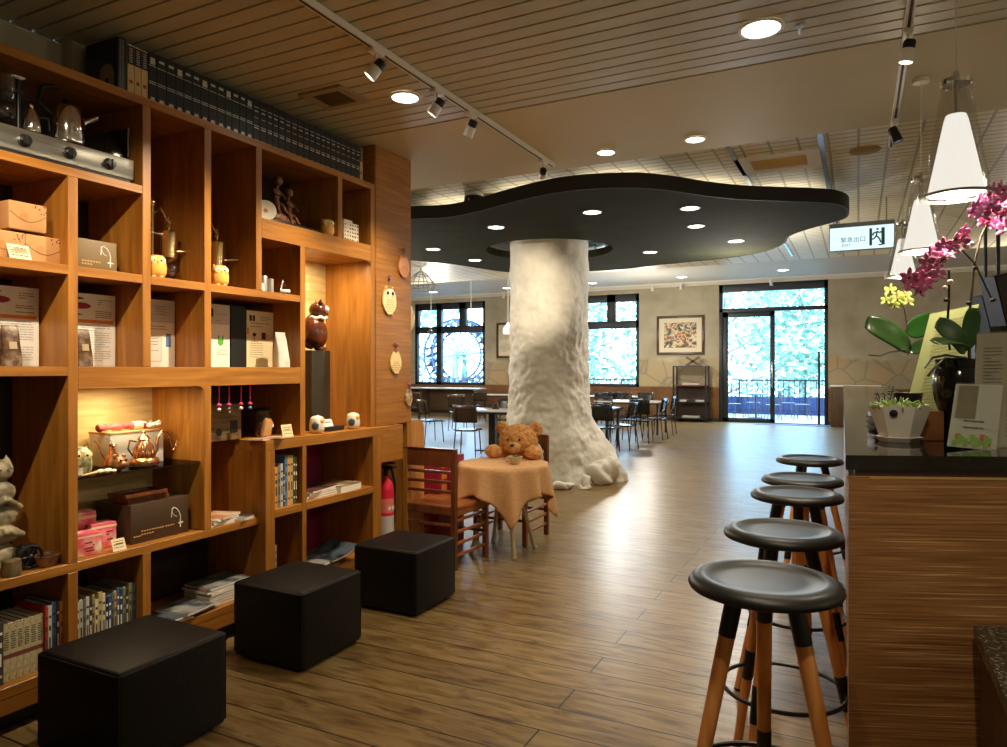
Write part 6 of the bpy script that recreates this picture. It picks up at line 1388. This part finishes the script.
# low cupboard right of the door
a, b_ = atY(831, 385, 19.75), atY(880, 385, 19.75)
t = thing('brown_sideboard', 'low brown cupboard with white top beside the glass door', 'sideboard', ((a.x+b_.x)/2, 19.7, 0)); w = (b_.x-a.x)/2
m = MB(); m.box((-w, -.25, 0), (w, .25, a.z-.04), .004); m.build('cupboard_body', wood('brown_cupboard', srgb(72, 52, 32), srgb(98, 72, 44), (3,3,.5)), t); m = MB(); m.box((-w-.02, -.27, a.z-.04), (w+.02, .26, a.z), .004); m.build('cupboard_top', WHITE, t)
# loudspeakers and daylight-blue panes on the right side
for k, (x_, y_, D, lab) in enumerate([(987, 316, 9.0, 'black wall loudspeaker with grey face, smaller and lower of the pair by the orchid'), (1000, 300, 7.6, 'black wall loudspeaker with grey face, the larger one at the picture edge beside the orchid')]):
    p = atD(x_, y_, D); t = thing('wall_loudspeaker', lab, 'loudspeaker', (p.x, p.y, p.z), TH, 'wall loudspeakers behind the orchid')
    m = MB(); m.prism([(-.10, -.14), (.16, -.14), (.22, .16), (-.06, .16)], -.27, .27, RY(R(-14)) @ Matrix()); m.build('speaker_cabinet', BLACK, t, smooth=0)
    m = MB(); m.box((-.085, -.150, -.25), (.03, -.141, .25), M=RY(R(-14))); m.build('speaker_grille', mat('speaker_grey', srgb(60, 58, 56), .7), t, smooth=0)
    m = MB(); m.rod((.05, .1, .2), (.05, .1, (ZT if p.y < 12.9 else ZW)-p.z), .02); m.build('ceiling_bracket', BLKG, t)
# framed panes beyond the counter, blue daylight put into their opaque colour
p = atD(1000, 330, 9.4); t = thing('glazed_partition', 'dark framed glazed partition with panes painted daylight blue behind the menu stands', 'partition', (p.x, p.y, 0), TH)
m = MB()
for x_ in (-.32, -.02, .30, .62): m.box((x_-.03, -.03, 0), (x_+.03, .03, 2.15))
m.box((-.32, -.03, 2.05), (.62, .03, 2.15)); m.box((-.32, -.03, 0), (.62, .03, .9)); m.build('partition_frame', BLKM, t, smooth=0)
for x_ in (-.29, .01, .33): m = MB(); m.box((x_, -.004, .9), (x_+.26, .004, 2.05)); m.build('pane', mat('painted_daylight_blue', srgb(170, 205, 240), .4), t, smooth=0)
# ================================================================ dining furniture
SEATB = mat('dark_plywood', srgb(58, 44, 36), .2); SEATK = mat('black_seat', srgb(34, 34, 36), .18); TOPM = mat('pale_table_top', srgb(206, 204, 198), .15)
def dchair_proto(name, label, seatm):
    t = thing(name, label, 'chair', (0, 0, -50))
    m = MB(); rows = [[(x_, -.20+.40*k/6, .445-.012*math.sin(math.pi*(x_+.2)/.4)-(.02 if k == 0 else 0)) for x_ in [-.2, -.12, 0, .12, .2]] for k in range(7)]; m.grid(rows); o = m.build('seat', seatm, t, smooth=60); s_ = o.modifiers.new('s', 'SOLIDIFY'); s_.thickness = .014
    m = MB(); rows = [[(x_, .205+.05*k/4-.02*(abs(x_)/.2)**2, .56+.29*k/4) for x_ in [-.205, -.14, -.07, 0, .07, .14, .205]] for k in range(5)]; m.grid(rows); o = m.build('backrest', seatm, t, smooth=60); s_ = o.modifiers.new('s', 'SOLIDIFY'); s_.thickness = .012
    for q in (-1, 1):
        m = MB(); m.tube([(q*.155, .235, .80), (q*.155, .205, .55), (q*.165, .19, .42), (q*.19, .24, 0)], .010, 8); m.build('rear_leg', BLKG, t)
        m = MB(); m.tube([(q*.155, -.16, .425), (q*.18, -.19, 0)], .010, 8); m.build('front_leg', BLKG, t)
    m = MB(); m.tube([(-.155, -.16, .42), (-.165, .19, .42), (.165, .19, .42), (.155, -.16, .42)], .009, 8, True); m.build('seat_frame', BLKG, t)
    m = MB()
    for x_ in (-.1, .1):
        for z_ in (.64, .78): m.ell((x_, .215 if z_ < .7 else .24, z_), (.012, .02, .012))
    m.build('bolts', BLKG, t, smooth=180); return t
def dtable(loc, w, d, lab, rz=0, ped=False, h=.73, name='dining_table'):
    t = thing(name, lab, 'table', loc, rz, 'dining tables')
    m = MB(); m.box((-w/2, -d/2, h-.03), (w/2, d/2, h), .004); m.build('tabletop', TOPM, t)
    m = MB(); m.box((-w/2+.01, -d/2+.01, h-.06), (w/2-.01, d/2-.01, h-.03)); m.build('table_apron', BLKG, t, smooth=0)
    if ped:
        m = MB(); m.box((-.06, -.06, .02), (.06, .06, h-.06)); m.box((-.25, -.25, 0), (.25, .25, .02), .003); m.build('pedestal', BLKG, t)
    else:
        for a_ in (-1, 1):
            for c_ in (-1, 1): m = MB(); m.box((a_*(w/2-.05)-.022, c_*(d/2-.05)-.022, 0), (a_*(w/2-.05)+.022, c_*(d/2-.05)+.022, h-.06)); m.build('leg', BLKG, t, smooth=0)
    return t
pB = dchair_proto('dining_chair', '-', SEATB); pK = dchair_proto('dining_chair', '-', SEATK); used = set()
def put(proto, p, rz, lab, group):
    if proto.name in used: c = dup(proto, p, rz, lab)
    else: used.add(proto.name); c = proto; c.location = p; c.rotation_euler = (0, 0, rz); c['label'] = lab
    c['group'] = group; return c
g = 'brown-backed chairs in the window dining corner'
F0 = lambda x_, y_: atZ(x_, y_, 0)
def CH(x_, y_, rz, lab, proto=pB, grp=g): p = F0(x_, y_); return put(proto, (p.x, p.y, 0), R(rz), lab, grp)
CH(468, 455, 195, 'brown plywood-backed chair with its back turned, directly beyond the slatted chair')
CH(431, 442, 150, 'brown chair seen edge-on at the outer edge of the end panel')
CH(458, 430, 200, 'brown-backed chair with its back turned, beyond the nearest brown one')
CH(505, 440, 10, 'tan-lit chair across the pedestal table, beside the white column')
CH(420, 424, 170, 'brown chair deep in the corner by the end panel, nearest the window ledge')
CH(483, 421, 185, 'brown chair by the bright strip table near the window corner')
p = F0(493, 450); dtable((p.x, p.y, 0), 1.0, .8, 'pedestal dining table beside the white column with a small dark caddy on it', R(5), True)
m = MB(); m.lathe([(.06, 0), (.07, .02), (.05, .07), (.03, .10), (0, .11)], 20); q = (p.x+.0, p.y+.1, .731); tag(m.build('condiment_caddy', BLACK, loc=q), 'small dark caddy with white lid on the pedestal dining table', 'caddy')
p = F0(487, 421); dtable((p.x+.2, p.y+.6, 0), 1.6, .7, 'dining table with bright top near the far wall beside the water-wheel window')
t = thing('window_bench_counter', 'long narrow counter with pale top under the water-wheel window', 'counter', (-12.1, 19.2, 0))
m = MB(); m.box((-2.4, -.3, .82), (1.7, .3, .86), .004); m.build('counter_top', TOPM, t); m = MB(); [m.box((x_, -.25, 0), (x_+.06, .25, .82)) for x_ in (-2.3, -.4, 1.6)]; m.box((-2.3, .2, .2), (1.6, .24, .8)); m.build('counter_support', mat('brown_support', srgb(84, 62, 40), .6), t, smooth=0)
gk = 'black chairs at the tables beyond the column'
p = F0(598, 447); dtable((p.x-.35, p.y+.1, 0), 1.3, .75, 'dining table with bright top half hidden behind the column roots')
for (x_, y_, rz, lab) in [(622, 449, 262, 'black chair at the end of the half-hidden table, closer to the column roots'), (628, 441, 266, 'black chair just beyond the one nearest the column roots'), (606, 452, 176, 'black chair on the near side of the half-hidden table, touching the column outline'), (601, 434, 0, 'black chair on the window side of the half-hidden table')]: CH(x_, y_, rz, lab, pK, gk)
p = F0(630, 433); dtable((p.x, p.y+.1, 0), 1.5, .85, 'dining table with pale top between the column and the black rack')
for (x_, y_, rz, lab) in [(654, 439, 268, 'black chair at the end of the pale table, facing the column'), (664, 434, 272, 'black chair furthest from the column, nearest the black rack'), (642, 442, 182, 'black chair on the near side of the pale table'), (622, 426, 2, 'black chair on the window side of the pale table'), (643, 426, -3, 'black chair on the window side of the pale table, closer to the rack')]: CH(x_, y_, rz, lab, pK, gk)
p = F0(600, 424); dtable((p.x-.1, p.y+.5, 0), 2.4, .8, 'long dining table against the window beyond the column')
CH(618, 424, 182, 'black chair at the long table by the window, closest to its outer end', pK, gk)
CH(605, 425, 178, 'black chair at the long table by the window, towards the column', pK, gk)
# ================================================================ outside
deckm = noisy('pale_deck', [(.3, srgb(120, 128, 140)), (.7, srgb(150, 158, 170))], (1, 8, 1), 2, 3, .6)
m = MB(); m.box((-18, YF+.25, -.12), (5, 24.6, -.02)); struct(m, 'floor_terrace', deckm, smooth=0)
m = MB(); m.box((-40, 24.6, -3.1), (20, 60, -3.0)); struct(m, 'ground', noisy('leafy_ground', [(.3, srgb(80, 100, 60)), (.7, srgb(130, 140, 100))], (1,1,1), 1, 3, .9), smooth=0)
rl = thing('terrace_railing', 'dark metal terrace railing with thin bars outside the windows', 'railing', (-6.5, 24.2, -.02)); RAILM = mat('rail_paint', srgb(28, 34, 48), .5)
m = MB(); m.box((-11, -.03, 1.08), (11, .03, 1.13)); m.box((-11, -.02, .12), (11, .02, .15)); m.build('hand_rail', RAILM, rl, smooth=0)
m = MB(); [m.box((-11+.16*k-.012, -.012, .15), (-11+.16*k+.012, .012, 1.08)) for k in range(138)]; m.build('thin_bars', RAILM, rl, smooth=0)
for k in range(12): m = MB(); m.box((-11+2*k-.03, -.03, 0), (-11+2*k+.03, .03, 1.12)); m.build('post', RAILM, rl, smooth=0)
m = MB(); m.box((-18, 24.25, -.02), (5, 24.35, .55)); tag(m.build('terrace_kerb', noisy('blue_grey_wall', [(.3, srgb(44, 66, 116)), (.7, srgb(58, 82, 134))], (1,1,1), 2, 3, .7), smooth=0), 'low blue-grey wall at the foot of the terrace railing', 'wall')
# terrace furniture
def terr_chair(loc, rz, lab, first=[None]):
    if first[0] is None:
        t = thing('terrace_chair', lab, 'chair', loc, rz, 'metal chairs on the terrace'); mt = mat('terrace_metal', srgb(50, 60, 84), .4)
        m = MB(); m.lathe([(.2, .43), (.21, .44), (.2, .45), (0, .45)], 20); m.build('seat', mt, t)
        m = MB(); m.tube([(.19*math.cos(a), .19+.02*math.sin(a), .45+.42*math.sin(a)) for a in [math.pi*i/12 for i in range(13)]], .014, 6); [m.rod((x_, .2, .45), (x_, .2, .8), .008) for x_ in (-.08, 0, .08)]; m.build('backrest', mt, t)
        for a_ in (-1, 1):
            for c_ in (-1, 1): m = MB(); m.rod((a_*.13, c_*.13, .43), (a_*.2, c_*.2, 0), .012); m.build('leg', mt, t)
        first[0] = t; return t
    return dup(first[0], loc, rz, lab)
for k, (x_, y_, rz) in enumerate([(-3.3, 21.8, 60), (-2.9, 22.9, 200), (-2.2, 21.6, -70), (-1.9, 23.0, 160), (-3.9, 22.6, 90), (-1.45, 22.2, -100)]):
    terr_chair((x_, y_, -.02), R(rz), 'metal terrace chair behind the glass door, %s' % ['beside the round table, doorpost side', 'behind the round table', 'between the round table and the rail-side gap', 'close to the railing in the open doorway', 'furthest towards the doorpost hinge side', 'alone near the open edge of the doorway'][k])
t = thing('terrace_table', 'round metal terrace table seen through the glass door', 'table', (-2.75, 22.3, -.02))
m = MB(); m.rod((0, 0, .70), (0, 0, .73), .4, seg=28); m.build('tabletop', mat('terrace_top', srgb(90, 104, 130), .4), t); m = MB(); m.rod((0, 0, 0), (0, 0, .7), .03); m.rod((0, 0, 0), (0, 0, .02), .22); m.build('pedestal', mat('terrace_metal', srgb(50, 60, 84), .4), t)
# water wheel
wc = atY(459.5, 355, 27.0)
ww = thing('water_wheel', 'large wooden water wheel with pale spokes seen through the dining corner window', 'water wheel', (wc.x, wc.y, wc.z), R(8))
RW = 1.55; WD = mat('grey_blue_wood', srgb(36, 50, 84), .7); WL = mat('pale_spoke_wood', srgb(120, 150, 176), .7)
for y_ in (-.35, .35):
    m = MB(); 
    for r_ in (RW, RW*.74): m.tube([(r_*math.cos(a), y_, r_*math.sin(a)) for a in [2*math.pi*i/40 for i in range(40)]], .05, 6, True)
    m.build('wheel_rim', WD, ww)
    for k in range(12):
        a = 2*math.pi*k/12+.1; m = MB(); m.rod((0, y_, 0), (RW*.98*math.cos(a), y_, RW*.98*math.sin(a)), .038, seg=6); m.build('spoke', WL, ww)
for k in range(24):
    a = 2*math.pi*k/24; m = MB(); m.cbox((RW*.87*math.cos(a), 0, RW*.87*math.sin(a)), (RW*.30, .7, .03), M=RY(-a-.5)); m.build('paddle', WD, ww, smooth=0)
m = MB(); m.rod((0, -.6, 0), (0, .6, 0), .1); m.build('axle', WL, ww)
for s_ in (-1, 1):
    m = MB(); m.rod((0, s_*.6, 0), (-.5, s_*.6, -wc.z-3.0), .07, seg=6); m.rod((0, s_*.6, 0), (.5, s_*.6, -wc.z-3.0), .07, seg=6); m.build('support_frame', WL, ww)
# trees: crown of leaf cards around branches, trunk; two shapes copied
def tree_proto(name, seed, h, r, n, c0_, c1_):
    random.seed(seed); t = thing(name, '-', 'tree', (0, 0, -80))
    m = MB(); m.tube([(0, 0, 0), (.1, 0, h*.3), (-.05, .1, h*.6), (.1, 0, h*.9)], [.16, .13, .10, .04], 8)
    tips = []
    for k in range(14):
        a = random.uniform(0, 6.28); z0 = h*random.uniform(.25, .8); L_ = r*random.uniform(.5, 1); e = Vector((L_*math.cos(a), L_*math.sin(a), z0+L_*.5)); tips += [e, e*.7+Vector((0, 0, z0*.3))]
        m.tube([(0, 0, z0), tuple((e+Vector((0, 0, z0)))/2), tuple(e)], [.06, .04, .015], 5)
    m.build('trunk', mat('bark_grey', srgb(120, 118, 110), .9), t)
    m = MB()
    for k in range(n):
        c = random.choice(tips); p = c+Vector((random.gauss(0, .75), random.gauss(0, .75), random.gauss(0, .8)))
        u = Vector((random.gauss(0, 1), random.gauss(0, 1), random.gauss(0, .6))).normalized(); v_ = u.orthogonal().normalized()*random.uniform(.08, .14); u = u*random.uniform(.15, .3)
        m.poly([p-u, p-v_, p+u, p+v_])
    tag(m.build('foliage', noisy(name+'_leaf', [(.3, c0_), (.7, c1_)], (1,1,1), .8, 3, .7), t, smooth=0, normals=False), kind='stuff'); return t
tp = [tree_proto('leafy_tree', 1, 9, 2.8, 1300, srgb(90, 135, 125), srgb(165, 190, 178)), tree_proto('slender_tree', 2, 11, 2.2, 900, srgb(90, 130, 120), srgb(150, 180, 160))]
tg = 'trees beyond the terrace'; ft = [True, True]
spots = [(-4.9, 29.6, 0), (.6, 30.0, 1), (-2.3, 36.5, 0), (2.8, 38, 1), (-11.4, 30.2, 0), (-9.4, 37.5, 0), (-24, 35.5, 1), (-16.8, 37.5, 0), (-4.6, 45, 1)]
tl_ = ['dense tree beyond the railing seen through the fixed door leaf', 'slender tree behind the railing at the open side of the glass door', 'leafy tree further back at the middle of the glass door', 'slender tree far back at the open side of the doorway', 'leafy tree outside the window beyond the column', 'leafy tree further back outside the window beyond the column', 'slender tree past the outer edge of the dining corner window', 'leafy tree behind the water wheel', 'most distant slender tree, behind the middle of the glass door']
for (x_, y_, k), lab in zip(spots, tl_):
    rz = random.uniform(0, 6.28)
    if ft[k]: ft[k] = False; c = tp[k]; c.location = (x_, y_, -3); c.rotation_euler = (0, 0, rz); c['label'] = lab
    else: c = dup(tp[k], (x_, y_, -3), rz, lab)
    c['group'] = tg
